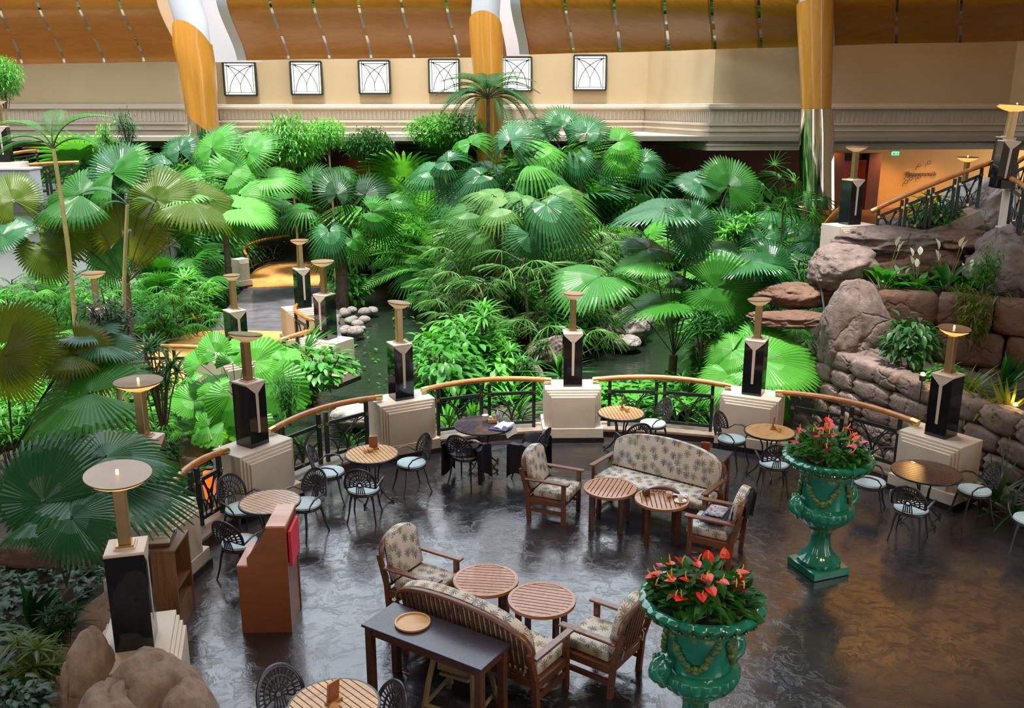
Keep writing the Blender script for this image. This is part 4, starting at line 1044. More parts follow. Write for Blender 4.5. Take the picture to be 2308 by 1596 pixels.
# ================================================================== URNS
def urn(label, p, rz=0):
    r = thing('garden_urn', label, 'urn', (p[0], p[1], 0), rz)
    G, O = M['glaze'], M['glaze_olive']
    part('plinth', MB().box((0, 0, .055), (.54, .54, .11), bev=.012), G, r)
    part('foot', MB().lathe([(.25, .11), (.265, .135), (.26, .165), (.235, .185), (.22, .20), (.185, .23), (.16, .27)], 48, mod=lambda q, z, a, i: q + (.008 * math.cos(a * 16) if i in (1, 2, 3) else 0)), G, r)
    part('stem', MB().lathe([(.165, .26), (.135, .32), (.118, .40), (.112, .48), (.120, .55), (.15, .58)], 96, mod=lambda q, z, a, i: q * (1 + .035 * abs(math.cos(a * 12)))), G, r)
    part('collar', MB().lathe([(.14, .57), (.165, .585), (.165, .60), (.145, .615), (.16, .63)], 40), O, r)
    part('bowl', MB().lathe([(.15, .62), (.22, .655), (.30, .72), (.345, .79), (.362, .85), (.35, .895), (.315, .915), (.29, .92)], 120, mod=lambda q, z, a, i: q * (1 + (.045 * abs(math.cos(a * 11)) if 0 < i < 6 else .02))), G, r)
    part('body', MB().lathe([(.285, .90), (.278, .96), (.285, 1.05), (.30, 1.15), (.318, 1.25), (.335, 1.33), (.35, 1.36)], 56), G, r)
    part('moulding', MB().lathe([(.338, 1.335), (.362, 1.345), (.368, 1.37), (.362, 1.395), (.372, 1.41)], 96, mod=lambda q, z, a, i: q + (.006 * math.cos(a * 40) if i in (1, 2) else 0)), O, r)
    part('rim', MB().lathe([(.36, 1.40), (.42, 1.415), (.485, 1.455), (.525, 1.505), (.535, 1.54), (.515, 1.565), (.48, 1.57), (.455, 1.555), (.43, 1.50), (.42, 1.44)], 168, mod=lambda q, z, a, i: q + (.020 * abs(math.cos(a * 14)) ** .7 if 0 < i < 5 else (.008 * abs(math.cos(a * 14)) if i == 5 else 0))), G, r)
    eg = MB()
    for k in range(28):
        a = 2 * PI * k / 28; t = Vector((math.cos(a), math.sin(a), 0)); s = Vector((-t.y, t.x, 0))
        base = t * .455 + Vector((0, 0, 1.432))
        loop = []
        for j in range(9):
            q = PI * j / 8; loop.append(t * (.505 - .10 * math.sin(q)) + s * (.046 * math.cos(q)) + Vector((0, 0, 1.485 - .075 * math.sin(q))))
        eg.tube([v + t * .036 for v in loop], .0095, 6)
    part('egg_border', eg, O, r)
    for k in range(4):                              # flower festoons
        b = MB(); a0 = PI / 4 + k * PI / 2 - .62; rng = random.Random(k)
        for j in range(46):
            t = (j % 23) / 22; a = a0 + t * 1.24; z = 1.27 - .27 * (1 - (2 * t - 1) ** 2) + rng.uniform(-.028, .028)
            R = .285 + (z - .96) * .11 + .012
            b.ball((R * math.cos(a), R * math.sin(a), z), rng.uniform(.019, .036), 7, 5)
        part('festoon', b, O, r)
    for s in (-1, 1):
        b = MB(); a = 0 if s > 0 else PI
        c = Vector((s * .40, 0, .97))
        sp = [(s * (.34 + .02), 0, .80)]
        for j in range(16):
            q = -PI / 2 + j * .5; rr = .105 - j * .0055
            sp.append((c.x + s * rr * math.cos(q) * .9, 0, c.z + rr * math.sin(q)))
        b.tube(sp, [.055] + [.055 - j * .002 for j in range(16)], 10)
        b.ball((c.x, 0, c.z), .085, 12, 8, (1, .75, 1)); b.ball((s * .365, 0, .92), .10, 12, 8, (.7, .6, 1.3))
        for j in range(14): q = j * .45; b.ball((c.x + s * .05 * math.cos(q), .055 * math.sin(q * 1.7), c.z + .07 + .03 * math.sin(q)), .026, 6, 5)
        part('scroll_handle', b, G, r)
    part('potting_soil', MB().lathe([(.001, 1.47), (.43, 1.47), (.42, 1.44)], 40, cap=False), M['soil'], r)
    return r
u1 = pt(1583, 1335, 7.22); u1 = Vector((u1.x, 7.22, 0)); u2 = Vector((3.90, 10.62, 0))
urn('green glazed classical urn nearest the camera, base below the frame', u1, .45)
urn('green glazed classical urn standing farther right by the railing', u2, .35)

# ---- anthuriums
def heart(L, W, fold=.25, cup=.0):
    o = [(0, 0), (.22, -.13), (.42, -.08), (.50, .12), (.44, .40), (.26, .72), (0, 1.0)]
    pts = [(x * W, (y) * L, abs(x) * fold * W + cup * y * y * L) for x, y in o]
    mid = [(0, q[1] if q[1] > 0 else 0, cup * (q[1] / L) ** 2 * L) for q in pts]
    b = MB()
    for s in (1, -1):
        vs = [(s * p[0], p[1], p[2]) for p in pts] + mid; n = len(pts)
        fs = [(i, i + 1, n + i + 1, n + i) for i in range(n - 1)]
        b.add(vs, [f if s > 0 else f[::-1] for f in fs])
    return b
def anthurium(label, p, seed, R=.40, n_l=190, n_f=26):
    rng = random.Random(seed); r = thing('anthurium_plant', label, 'flowering plant', p)
    fo, st = MB(), MB()
    def place(rad, zlo, zhi):
        a = rng.uniform(0, 2 * PI); q = rad * math.sqrt(rng.random()); k = 1 - .55 * (q / R) ** 2
        return Vector((q * math.cos(a), q * math.sin(a), zlo + (zhi - zlo) * k * rng.uniform(.55, 1))), a
    for i in range(n_l):
        c, a = place(R * 1.12, .02, .34); L = rng.uniform(.10, .17)
        Mx = Matrix.Translation(c) @ Matrix.Rotation(a - PI / 2 + rng.uniform(-.8, .8), 4, 'Z') @ Matrix.Rotation(rng.uniform(-.6, .9), 4, 'X') @ Matrix.Rotation(rng.uniform(-.4, .4), 4, 'Y')
        fo.join(heart(L, L * .62, .3, -.25), Mx); st.tube([(c.x * .35, c.y * .35, -.06), c], .004, 4)
    part('foliage', fo, M['l_green'], r, uv=False)
    for i in range(n_f):
        c, a = place(R * 1.05, .10, .48); L = rng.uniform(.085, .13)
        Mx = Matrix.Translation(c) @ Matrix.Rotation(a - PI / 2 + rng.uniform(-1, 1), 4, 'Z') @ Matrix.Rotation(rng.uniform(-.2, 1.0), 4, 'X')
        f = part('flower', heart(L, L * .95, .18, -.1), M['flower_red' if rng.random() < (.9 if seed % 2 else .68) else 'flower_pink'], r, uv=False, M=Mx)
        part('spadix', MB().tube([(0, .02, .008), (0, .05, .05), (0, .055, .075)], [.006, .006, .003], 6), M['spadix'], f, uv=False)
        st.tube([(c.x * .35, c.y * .35, -.06), (c.x * .8, c.y * .8, c.z * .5), c], .004, 4)
    part('stems', st, M['stem'], r, uv=False)
anthurium('red anthurium with scarlet flowers planted in the near urn', (u1.x, u1.y, 1.48), 3)
anthurium('red and pink anthurium planted in the far urn', (u2.x, u2.y, 1.48), 4)
# ================================================================== GARDEN: leaf shapes
RNG = random.Random(11)
def fan_leaf(n=34, span=300, fuse=.55, droop=.18, pleat=.10, cup=.10, blunt=.0, tipdroop=.25, split=.9, petiole=0.0, pcurve=.15):
    """palmate blade of unit radius: hub at the origin, main axis +Y, upper side +Z"""
    b = MB(); sp = math.radians(span); da = sp / n / 2
    rs = [.04, fuse * .5, fuse] + ([fuse + (1 - fuse) * .4, fuse + (1 - fuse) * .75, 1.0] if fuse < .95 else [1.0])
    for i in range(n):
        a = -sp / 2 + (i + .5) * sp / n; q = abs(a) / (sp / 2)
        lf = 1 - .22 * q * q + (.025 if i % 2 else -.02)
        vs = []
        for r in rs:
            R = r * lf
            if r <= fuse: w = da
            else:
                k = (r - fuse) / (1 - fuse + 1e-6); w = da * min(r * .97, fuse * (1 + .75 * k)) * ((1 - k ** 1.7) * split + .04) / split / r if not blunt else da * (1 - .35 * k * blunt)
            for s in (-1, 0, 1):
                aa = a + s * w; rr = R * (1 - (.045 * blunt if s and r == 1.0 else 0))
                z = -droop * rr * rr - .16 * max(0, rr * math.cos(aa)) ** 2 + cup * abs(math.sin(aa)) * rr - cup * .4 * rr + .02 * math.sin(7 * aa) * rr + (pleat * da * 2 * rr if s == 0 else -pleat * da * 2 * rr)
                if r > fuse: z -= tipdroop * (r - fuse) ** 1.6 * (.6 + .8 * q)
                vs.append((rr * math.sin(aa), rr * math.cos(aa), z))
        fs = []
        for k in range(len(rs) - 1):
            for s in (0, 1): o = k * 3 + s; fs.append((o, o + 1, o + 4, o + 3))
        b.add(vs, fs)
    if petiole:
        b.cm = 1
        P = [(0, -petiole * t, -.05 * t - pcurve * petiole * math.sin(PI * t * .5) * t) for t in (0, .25, .5, .75, 1)]
        b.tube(P, [.016, .018, .020, .024, .03], 5, cap=False); b.cm = 0
    return b
def pinnate(n=36, L=1.0, arch=.45, lw=.022, ll=.34, petiole=.22, vee=.35, lift=.25):
    """feather frond of unit length from the origin along +Y, arching down"""
    b = MB(); P = []
    for k in range(17):
        t = k / 16; P.append(Vector((0, L * t * (1 - .12 * arch * t), lift * t - arch * t * t)))
    b.cm = 1; b.tube(P, [.012 * (1 - .8 * k / 16) + .002 for k in range(17)], 5, cap=False); b.cm = 0
    for i in range(n):
        t = petiole + (1 - petiole) * (i + .5) / n; k = t * 16; j = min(15, int(k)); c = P[j].lerp(P[j + 1], k - j); d = (P[j + 1] - P[j]).normalized()
        l_ = ll * (math.sin(PI * (.12 + .85 * (i + .5) / n)) ** .7)
        for s in (-1, 1):
            side = Vector((s, 0, 0)); o = (side * .82 + d * .55 + Vector((0, 0, vee))).normalized(); up = Vector((0, 0, 1))
            w = d * lw; e1 = c + o * l_ * .5 + Vector((0, 0, -.02 * l_)); e2 = c + o * l_ + Vector((0, 0, -.34 * l_))
            b.add([c - w * .3, c + w * .3, e1 + w * .55, e1 - w * .55, e2], [(0, 1, 2, 3), (3, 2, 4)] if s > 0 else [(1, 0, 3, 2), (2, 3, 4)])
    return b
def blade(L, W, droop=.3, fold=.25, n=4, tip=1.0):
    """lance-shaped leaf along +Y"""
    vs = []
    for k in range(n + 1):
        t = k / n; w = W * math.sin(PI * min(1, (.06 + .94 * t)) ** tip) / 2 + (.04 * W if k < n else 0); z = -droop * t * t * L
        vs += [(-w, t * L, z + fold * w), (0, t * L, z), (w, t * L, z + fold * w)]
    fs = []
    for k in range(n):
        for s in (0, 1): o = k * 3 + s; fs.append((o, o + 1, o + 4, o + 3))
    return MB().add(vs, fs)
def frame(ax, nrm):
    y = Vector(ax).normalized(); z = Vector(nrm); z = (z - y * z.dot(y)).normalized(); x = y.cross(z)
    return Matrix((x, y, z)).transposed()
MESH = {}
def lm(kind, mat):
    k = (kind, mat)
    if k not in MESH:
        if kind not in MESH: MESH[kind] = KIND[kind]()
        MESH[k] = MESH[kind].mesh(kind, [M[mat], M['petiole']], uv=False, smooth=False)
    return MESH[k]
KIND = {
    'fan': lambda: fan_leaf(42, 300, .50, .20, .06, .24, tipdroop=.5, split=.85), 'fan_split': lambda: fan_leaf(36, 285, .42, .22, .06, .24, tipdroop=.7, split=.85),
    'fan_round': lambda: fan_leaf(56, 310, .72, .18, .06, .24, tipdroop=.35, split=.8), 'grandis': lambda: fan_leaf(28, 215, .97, .26, .075, .32, blunt=.5),
    'rhapis': lambda: fan_leaf(11, 235, .10, .12, .10, .05, tipdroop=.42, split=.82),
    'feather': lambda: pinnate(30, arch=.95, ll=.33, lift=.5, lw=.021), 'feather_long': lambda: pinnate(36, arch=.85, ll=.30, lift=.5, lw=.012),
    'fanp': lambda: fan_leaf(32, 280, .42, .24, .06, .26, tipdroop=.7, split=.85, petiole=1.3), 'rhapisp': lambda: fan_leaf(11, 235, .10, .14, .10, .05, tipdroop=.45, split=.82, petiole=.8),
}
def screen_rot(ax, tilt, yaw=0):
    """blade facing the viewer side, main axis at ax degrees from the right, then tipped back by tilt"""
    a, t = math.radians(ax), math.radians(tilt)
    R0 = frame((math.cos(a), 0, math.sin(a)), (0, -1, 0))
    return Matrix.Rotation(math.radians(yaw), 3, 'Z') @ Matrix.Rotation(-t, 3, 'X') @ R0
def trunk_mb(a, b, r0, r1, bend=.0, n=10, seed=0):
    rg = random.Random(seed); P = []
    for k in range(n + 1):
        t = k / n; P.append(Vector(a).lerp(Vector(b), t) + Vector((bend * math.sin(PI * t), 0, 0)))
    return MB().tube(P, [r0 + (r1 - r0) * k / n + (.06 * r0 if k % 2 else 0) for k in range(n + 1)], 9)
def hero_palm(label, Y, root, crown, leaves, kind, mat, tr=(.09, .07), cat='palm', tmat='trunk', pr=.012, base=None):
    """leaves: (px, py, R px, axis deg, tilt deg[, dY[, mat[, kind]]]) hubs at their own depth"""
    g = pt(root[0], root[1], Y)
    gz = ground(g.x, Y) - .05 if base is None else base
    r = thing('fan_palm' if 'fan' in kind or kind == 'grandis' else 'feather_palm', label, cat, (g.x, Y, gz))
    o = Vector((g.x, Y, gz)); c = pt(crown[0], crown[1], Y)
    part('trunk', trunk_mb((0, 0, 0), c - o, tr[0], tr[1]), M[tmat], r, uv=False)
    for i, lf in enumerate(leaves):
        px, py, R, ax, tl = lf[:5]; dY = lf[5] if len(lf) > 5 and lf[5] is not None else RNG.uniform(-.35, .35)
        mt = lf[6] if len(lf) > 6 and lf[6] else mat; kd = lf[7] if len(lf) > 7 else kind
        p = pt(px, py, Y + dY); s = R * pxm(p)
        rot = screen_rot(ax, tl + RNG.uniform(-4, 10), RNG.uniform(-28, 28))
        f = link('frond', lm(kd, mt), r, M=Matrix.Translation(p - o) @ rot.to_4x4() @ Matrix.Diagonal((s * RNG.uniform(.74, 1), s, s * RNG.uniform(.9, 1.5), 1)))
        m = (c + p) / 2 + Vector((0, 0, .12 * (p - c).length))
        q = [c.lerp(m, t).lerp(m.lerp(p, t), t) - o for t in [k / 6 for k in range(7)]]
        part('petiole', MB().tube(q, pr, 5), M['petiole'], r, uv=False)
    return r
# ---- fan palms placed one by one
hero_palm('large blue-green fan palm left of the boulder, leaves over the right lamp', 19.6, (1515, 800), (1518, 800), [
    (1642, 420, 84, 70, 18, .2, 'l_green'), (1558, 506, 82, -72, 8, -.5), (1560, 505, 80, 100, 25, -.4), (1580, 415, 62, 130, 55, .1, 'l_blue'), (1690, 590, 108, 5, 76, -.3), (1690, 592, 100, 175, 76, -.3),
    (1612, 648, 124, -8, 14, -.6, 'l_green'), (1735, 600, 92, -45, 30, .2), (1470, 590, 88, 158, 66, -.2, 'l_green'), (1350, 625, 118, 200, 68, -.3, 'l_green'), (1500, 470, 135, 174, 78, .1, 'l_blue'),
    (1505, 680, 120, 184, 80, -.3, 'l_green'), (1520, 625, 85, 20, 70, .3), (1460, 560, 80, 40, 60, .3, 'l_fan'), (1600, 560, 90, 90, 70, .4)], 'fan_round', 'l_fan', (.10, .09))
hero_palm('light green fan palm beneath the right lamp behind the railing', 17.4, (1690, 880), (1690, 872), [
    (1722, 785, 92, 28, 48, .2), (1716, 812, 142, 2, 56, -.2), (1652, 790, 72, 228, 42, 0), (1650, 848, 90, 196, 66, -.3), (1722, 850, 80, -26, 44, 0), (1720, 880, 84, -35, 50, -.3), (1690, 868, 60, 150, 66, -.2)], 'fan_round', 'l_pale', (.07, .06))
hero_palm('dark green fan palm with shaggy trunk beside the path lamps', 28.4, (770, 640), (766, 515), [
    (758, 440, 84, 82, 22, -.3, 'l_dark'), (705, 412, 78, 128, 25, .2), (838, 478, 70, -20, 25, -.4), (822, 440, 74, 42, 25, .3, 'l_dark'), (742, 520, 78, -88, 35, -.5, 'l_blue'), (690, 470, 84, 172, 62, -.1), (650, 480, 64, 190, 55, 0, 'l_blue'), (735, 565, 56, -95, 20, -.4), (795, 540, 64, -62, 30, -.3), (850, 500, 70, -40, 30, .1), (770, 400, 70, 100, 45, .4), (640, 450, 80, 165, 60, .4), (880, 450, 70, 10, 50, .3)], 'fan_split', 'l_green', (.20, .17))
hero_palm('tall pale-leaved fan palm in the centre below the windows', 27.0, (1130, 560), (1132, 440), [
    (1150, 318, 98, 85, 28, -.2, 'l_blue'), (1060, 325, 82, 125, 40, .1, 'l_green'), (1190, 372, 104, 18, 58, -.3, 'l_bright'), (1010, 365, 90, 168, 45, -.2, 'l_blue'), (1232, 392, 98, -8, 64, 0, 'l_blue'), (1085, 395, 88, 195, 55, -.3, 'l_blue'), (975, 385, 80, 175, 60, .2), (1110, 380, 80, 60, 50, .4), (1170, 430, 90, -25, 60, -.4), (1050, 430, 90, 200, 60, 0), (1210, 340, 84, 40, 45, .4, 'l_bright')], 'fan_split', 'l_blue', (.13, .11))
hero_palm('blue-grey fan palm under the rightmost window', 31.0, (1310, 470), (1310, 410), [
    (1268, 285, 60, 82, 15, .2), (1322, 300, 64, 68, 18, -.2), (1235, 300, 56, 122, 20, .3), (1395, 318, 64, 8, 40, -.2, 'l_pale'), (1448, 366, 64, -20, 30, 0), (1300, 350, 62, -70, 40, -.3), (1360, 360, 60, -30, 50, .2), (1255, 350, 60, 200, 50, 0), (1400, 350, 60, -60, 35, -.3, 'l_pale')], 'fan', 'l_blue', (.11, .09))
hero_palm('silver-blue fan palm before the left column', 30.5, (440, 480), (440, 440), [
    (405, 342, 68, 112, 20, .1), (495, 330, 62, 82, 18, .2), (372, 372, 78, 165, 45, -.2), (450, 372, 60, 60, 40, 0), (335, 372, 70, 190, 50, .2), (520, 370, 60, 10, 50, .2), (430, 392, 62, -80, 40, -.3)], 'fan', 'l_blue', (.11, .09))
hero_palm('vivid green fan palm left of the bamboo beside the column', 27.5, (505, 520), (505, 470), [
    (520, 392, 100, 38, 22, -.2), (478, 335, 86, 118, 25, .2), (560, 345, 78, 65, 30, .3), (450, 400, 88, 170, 50, 0), (600, 400, 80, 10, 55, .2), (540, 440, 90, -35, 45, -.4), (480, 440, 80, 215, 50, -.3)], 'fan', 'l_bright', (.10, .08))
hero_palm('yellow-green fan palm lit from below on the left', 21.0, (285, 660), (285, 640), [
    (278, 398, 96, 108, 12, .3, 'l_fan'), (255, 392, 110, 132, 30, .1, 'l_green'), (352, 450, 92, 62, 20, -.3), (182, 440, 118, 170, 52, -.2, 'l_green'), (128, 524, 100, 6, 22, .1), (292, 520, 112, 62, 20, .2), (432, 452, 118, -12, 66, -.2), (480, 480, 100, -18, 55, .1, 'l_green'), (150, 455, 100, 30, 68, .2, 'l_dark'), (30, 452, 80, 110, 20, .2), (5, 530, 75, 60, 40, -.3, 'l_fan'), (95, 560, 86, -60, 25, -.3), (330, 400, 80, 150, 60, .4, 'l_green'), (400, 430, 96, 40, 66, .3, 'l_bright'), (250, 560, 80, -95, 40, .2, 'l_green'), (540, 470, 80, -8, 66, .3, 'l_bright')], 'fan_round', 'l_yellow', (.08, .07))
hero_palm('huge green fan palm at the left edge over the lit lamp', 8.9, (150, 1330), (150, 1322), [
    (98, 1130, 158, 92, 14, 0), (205, 1082, 222, -3, 76, .35), (160, 1168, 132, -26, 60, -.3), (95, 1165, 108, 196, 66, -.2), (240, 1030, 150, 12, 70, .5)], 'fan_round', 'l_fan', (.07, .06), pr=.008)
hero_palm('olive fan palm cut by the left edge of the picture', 11.4, (30, 1040), (30, 1020), [
    (15, 775, 122, 22, 12, .0), (176, 792, 112, -62, 25, .2), (205, 886, 195, 192, 70, -.3, 'l_green'), (222, 775, 96, 10, 72, .4, 'l_blue'), (200, 748, 90, 175, 72, .5, 'l_blue'), (10, 800, 115, -70, 20, -.1), (165, 800, 100, 175, 60, .1)], 'fan_round', 'l_yellow', (.06, .05), pr=.009)
hero_palm('round-leaved pleated fan palm behind the left lamp', 15.7, (535, 930), (535, 905), [
    (487, 796, 56, 122, 22, 0), (452, 822, 54, 128, 25, -.1), (524, 818, 70, 92, 28, .2), (574, 816, 76, 22, 30, .1), (612, 862, 80, -22, 25, -.2), (478, 882, 54, 98, 25, -.2), (438, 905, 52, 150, 35, -.1), (520, 892, 72, -118, 32, -.3), (505, 952, 84, 172, 45, -.4), (450, 955, 76, 8, 55, -.3), (635, 812, 56, 60, 40, .3), (556, 792, 64, 78, 45, .4), (470, 960, 64, 200, 45, -.5), (560, 950, 70, -60, 40, -.2), (430, 880, 58, 185, 50, .2)], 'grandis', 'l_pale', (.05, .04), pr=.007)
hero_palm('weeping fan palm with long drooping fingers in the centre', 23.4, (1125, 600), (1124, 500), [
    (1232, 462, 112, -55, 45, -.3, 'l_blue'), (1192, 530, 92, -76, 18, -.5, 'l_blue'), (1128, 468, 88, 195, 50, 0), (1175, 450, 90, 60, 55, .3), (1060, 478, 88, 182, 50, .1), (1250, 440, 95, 5, 60, .3), (1110, 440, 80, 110, 55, .4), (1270, 500, 92, -50, 40, 0, 'l_rhapis'), (1080, 520, 80, -130, 40, -.2)], 'fan_split', 'l_rhapis', (.09, .07))
hero_palm('small fan palm at the foot of the mirrored column', 23.5, (1760, 640), (1760, 610), [
    (1722, 535, 64, -100, 25, 0), (1832, 545, 66, -30, 30, .1), (1772, 590, 70, -80, 40, -.3), (1800, 520, 62, 60, 40, .3), (1690, 560, 60, 190, 45, .2), (1850, 590, 64, -40, 40, -.2), (1740, 500, 60, 110, 35, .4), (1800, 570, 70, 10, 60, -.1)], 'fan', 'l_fan', (.07, .06))
hero_palm('tall lady palm before the mirrored column', 21.6, (1755, 640), (1765, 470), [
    (1745, 372, 46, 82, 20), (1790, 410, 52, 30, 30), (1722, 420, 50, 160, 35), (1770, 450, 55, -30, 40), (1815, 440, 50, 10, 45), (1830, 480, 52, -40, 30), (1735, 470, 52, 200, 40), (1790, 500, 50, -80, 30), (1850, 450, 46, 20, 40), (1700, 460, 46, 170, 40), (1760, 400, 50, 100, 45)], 'rhapis', 'l_green', (.025, .02))

# ---- feather palms
def feather_hero(label, Y, root, crown, fr, mat, tr, tmat='trunk', bend=0, kind='feather_long', base=None):
    """fr: (tip px, tip py, length factor, dY) fronds springing from the crown"""
    g = pt(root[0], root[1], Y); gz = ground(g.x, Y) - .05 if base is None else base
    o = Vector((g.x, Y, gz)); c = pt(crown[0], crown[1], Y)
    r = thing('feather_palm', label, 'palm', o)
    part('trunk', trunk_mb((0, 0, 0), c - o, tr[0], tr[1], bend, 16), M[tmat], r, uv=False)
    for (px, py, az, el, L) in fr:
        a, e = math.radians(az), math.radians(el)
        d = Vector((math.cos(a) * math.cos(e), math.sin(a) * math.cos(e), math.sin(e)))
        rot = frame(d, Vector((0, 0, 1)) if abs(el) < 80 else Vector((0, -1, 0)))
        link('frond', lm(kind, mat), r, M=Matrix.Translation(c - o) @ rot.to_4x4() @ Matrix.Diagonal((L, L, L, 1)))
    return r
feather_hero('slender feather palm crown against the middle timber column', 31.7, (1102, 440), (1100, 222), [(0, 0, az, el, L) for az, el, L in ((180, 30, 1.75), (0, 32, 1.75), (215, 15, 1.8), (-30, 12, 1.9), (160, 55, 1.6), (25, 58, 1.6), (250, 35, 1.5), (-75, 40, 1.5), (90, 60, 1.5), (200, -5, 1.6), (-15, -8, 1.7), (140, 20, 1.6), (50, 25, 1.6), (190, 45, 1.7), (-10, 45, 1.7), (230, -15, 1.5), (-50, -18, 1.6), (170, 8, 1.8), (10, 5, 1.8))], 'l_fan', (.07, .05), kind='feather')
feather_hero('thin green-ringed feather palm on the far left', 18.2, (136, 620), (120, 335), [(0, 0, az, el, L) for az, el, L in ((10, 48, 1.35), (172, 42, 1.25), (200, 5, 1.25), (-5, 12, 1.35), (100, 70, 1.0), (185, 20, 1.2))], 'l_green', (.055, .035), 'pale_trunk', .12)
feather_hero('bent yellow-stemmed feather palm with one grey frond at left', 17.0, (252, 640), (287, 462), [(0, 0, 175, 25, 1.15), (0, 0, 2, 22, .55), (0, 0, 185, 5, .6)], 'l_blue', (.045, .03), 'pale_trunk', -.08)

# ---- shrubs
def rosette(mb, c, d, n, L, W, rg, spread=1.0, droop=.5, seg=4):
    """n blades springing round direction d at point c"""
    d = Vector(d).normalized(); B = frame(d.orthogonal(), d)
    for i in range(n):
        az = i * 2.4 + rg.uniform(-.3, .3); el = rg.uniform(.15, 1.25) * (2 - spread) if spread < 2 else rg.uniform(-.3, 1)
        v = B @ Vector((math.cos(az) * math.cos(el), math.sin(az) * math.cos(el), math.sin(el)))
        rot = frame(v, d if abs(v.dot(d)) < .95 else d.orthogonal())
        s = rg.uniform(.75, 1.1)
        mb.join(blade(L * s, W, droop * rg.uniform(.5, 1.3), .3, seg), Matrix.Translation(c) @ rot.to_4x4())
def shrub_tpl(kind, seed):
    """returns (foliage, stems) meshes of a plant about 1 m across and 1 m high standing at the origin"""
    rg = random.Random(seed); fo, st = MB(), MB()
    if kind == 'dracaena':
        for i in range(15):
            a = rg.uniform(0, 2 * PI); q = .30 * math.sqrt(rg.random()); h = rg.uniform(.35, .92)
            c = Vector((q * math.cos(a), q * math.sin(a), h)); st.tube([(c.x * .2, c.y * .2, 0), (c.x * .55, c.y * .55, h * .55), c], .011, 5)
            rosette(fo, c, (c.x * .5, c.y * .5, 1), 20, .27, .034, rg, 1.0, .55)
    elif kind == 'bamboo':
        for i in range(11):
            a = rg.uniform(0, 2 * PI); q = .42 * math.sqrt(rg.random()); h = rg.uniform(.55, 1.0)
            tip = Vector((q * math.cos(a), q * math.sin(a), h)); st.tube([(tip.x * .2, tip.y * .2, 0), (tip.x * .5, tip.y * .5, h * .6), tip], .007, 4)
        for i in range(2600):
            u = Vector((rg.gauss(0, 1), rg.gauss(0, 1), rg.gauss(0, 1))).normalized() * (.42 + .08 * mn.noise((i * .13, seed, 0)))
            k = rg.random() ** .4; c = Vector((u.x * k * 1.1, u.y * k * 1.1, .58 + u.z * k * .95))
            c += Vector((rg.uniform(-.06, .06), rg.uniform(-.06, .06), rg.uniform(-.05, .05)))
            v = Vector((u.x + rg.uniform(-.6, .6), u.y + rg.uniform(-.6, .6), rg.uniform(-.5, .35)))
            fo.join(blade(rg.uniform(.07, .13), .021, .4, .2, 2), Matrix.Translation(c) @ frame(v, (0, 0, 1)).to_4x4())
    elif kind == 'broad':
        for i in range(9):
            a = rg.uniform(0, 2 * PI); q = .35 * math.sqrt(rg.random()); h = rg.uniform(.4, .85); tip = Vector((q * math.cos(a), q * math.sin(a), h))
            st.tube([(tip.x * .2, tip.y * .2, 0), (tip.x * .6, tip.y * .6, h * .6), tip], .010, 5)
        for i in range(330):
            u = Vector((rg.gauss(0, 1), rg.gauss(0, 1), rg.gauss(0, .8))).normalized(); k = rg.random() ** .45
            c = Vector((u.x * k * .46, u.y * k * .46, .52 + u.z * k * .42)); v = Vector((u.x + rg.uniform(-.5, .5), u.y + rg.uniform(-.5, .5), rg.uniform(-.6, .4)))
            fo.join(blade(rg.uniform(.13, .22), .085, .35, .3, 4), Matrix.Translation(c) @ frame(v, (0, 0, 1)).to_4x4())
    elif kind == 'strap':
        rosette(fo, Vector((0, 0, .02)), (0, 0, 1), 34, .95, .055, rg, .75, .55, 6)
        st.tube([(0, 0, 0), (0, 0, .1)], .03, 6)
    elif kind == 'willow':
        for i in range(7):
            a = rg.uniform(0, 2 * PI); q = .28 * math.sqrt(rg.random()); h = rg.uniform(.6, .95); tip = Vector((q * math.cos(a), q * math.sin(a), h))
            P = [Vector((tip.x * .1, tip.y * .1, 0)), Vector((tip.x * .5, tip.y * .5, h * .55)), tip]; st.tube(P, [.014, .010, .005], 5)
            for j in range(85):
                t = rg.uniform(.35, 1); c = P[0].lerp(P[1], min(1, t * 2)) if t < .5 else P[1].lerp(P[2], t * 2 - 1)
                c = c + Vector((rg.uniform(-.16, .16), rg.uniform(-.16, .16), rg.uniform(-.12, .12)))
                v = Vector((rg.uniform(-1, 1), rg.uniform(-1, 1), rg.uniform(-.3, .8)))
                fo.join(blade(rg.uniform(.10, .17), .020, .4, .2, 3), Matrix.Translation(c) @ frame(v, (0, 0, 1)).to_4x4())
    return fo, st
TPL = {}
def shrub_mesh(kind, mat, v=0):
    k = (kind, v)
    if k not in TPL: TPL[k] = shrub_tpl(kind, 31 * v + len(kind)); TPL[k + ('st',)] = TPL[k][1].mesh(kind + '_stems', M['trunk'], uv=False)
    if k + (mat,) not in TPL: TPL[k + (mat,)] = TPL[k][0].mesh(kind + '_foliage', M[mat], uv=False, angle=180)
    return TPL[k + (mat,)], TPL[k + ('st',)]
SHN = {'dracaena': 'dracaena_shrub', 'bamboo': 'bamboo_shrub', 'broad': 'leafy_shrub', 'strap': 'strap_leaf_plant', 'willow': 'willow_leaf_shrub'}
def shrub(label, kind, mat, p, size, v=0, group=None, stem=0):
    """size: (width, height) in metres; stem lifts the crown on a bare stem"""
    r = thing(SHN[kind], label, 'plant' if kind == 'strap' else 'shrub', p, RNG.uniform(0, 6.28), group)
    a, b = shrub_mesh(kind, mat, v)
    link('foliage', a, r, loc=(0, 0, stem), scale=(size[0], size[0], size[1])); link('stems', b, r, loc=(0, 0, stem), scale=(size[0], size[0], size[1]))
    if stem: part('trunk', MB().tube([(0, 0, 0), (.05, 0, stem * .5), (0, 0, stem + .2)], [.05, .04, .03], 7), M['pale_trunk'], r, uv=False)
    return r
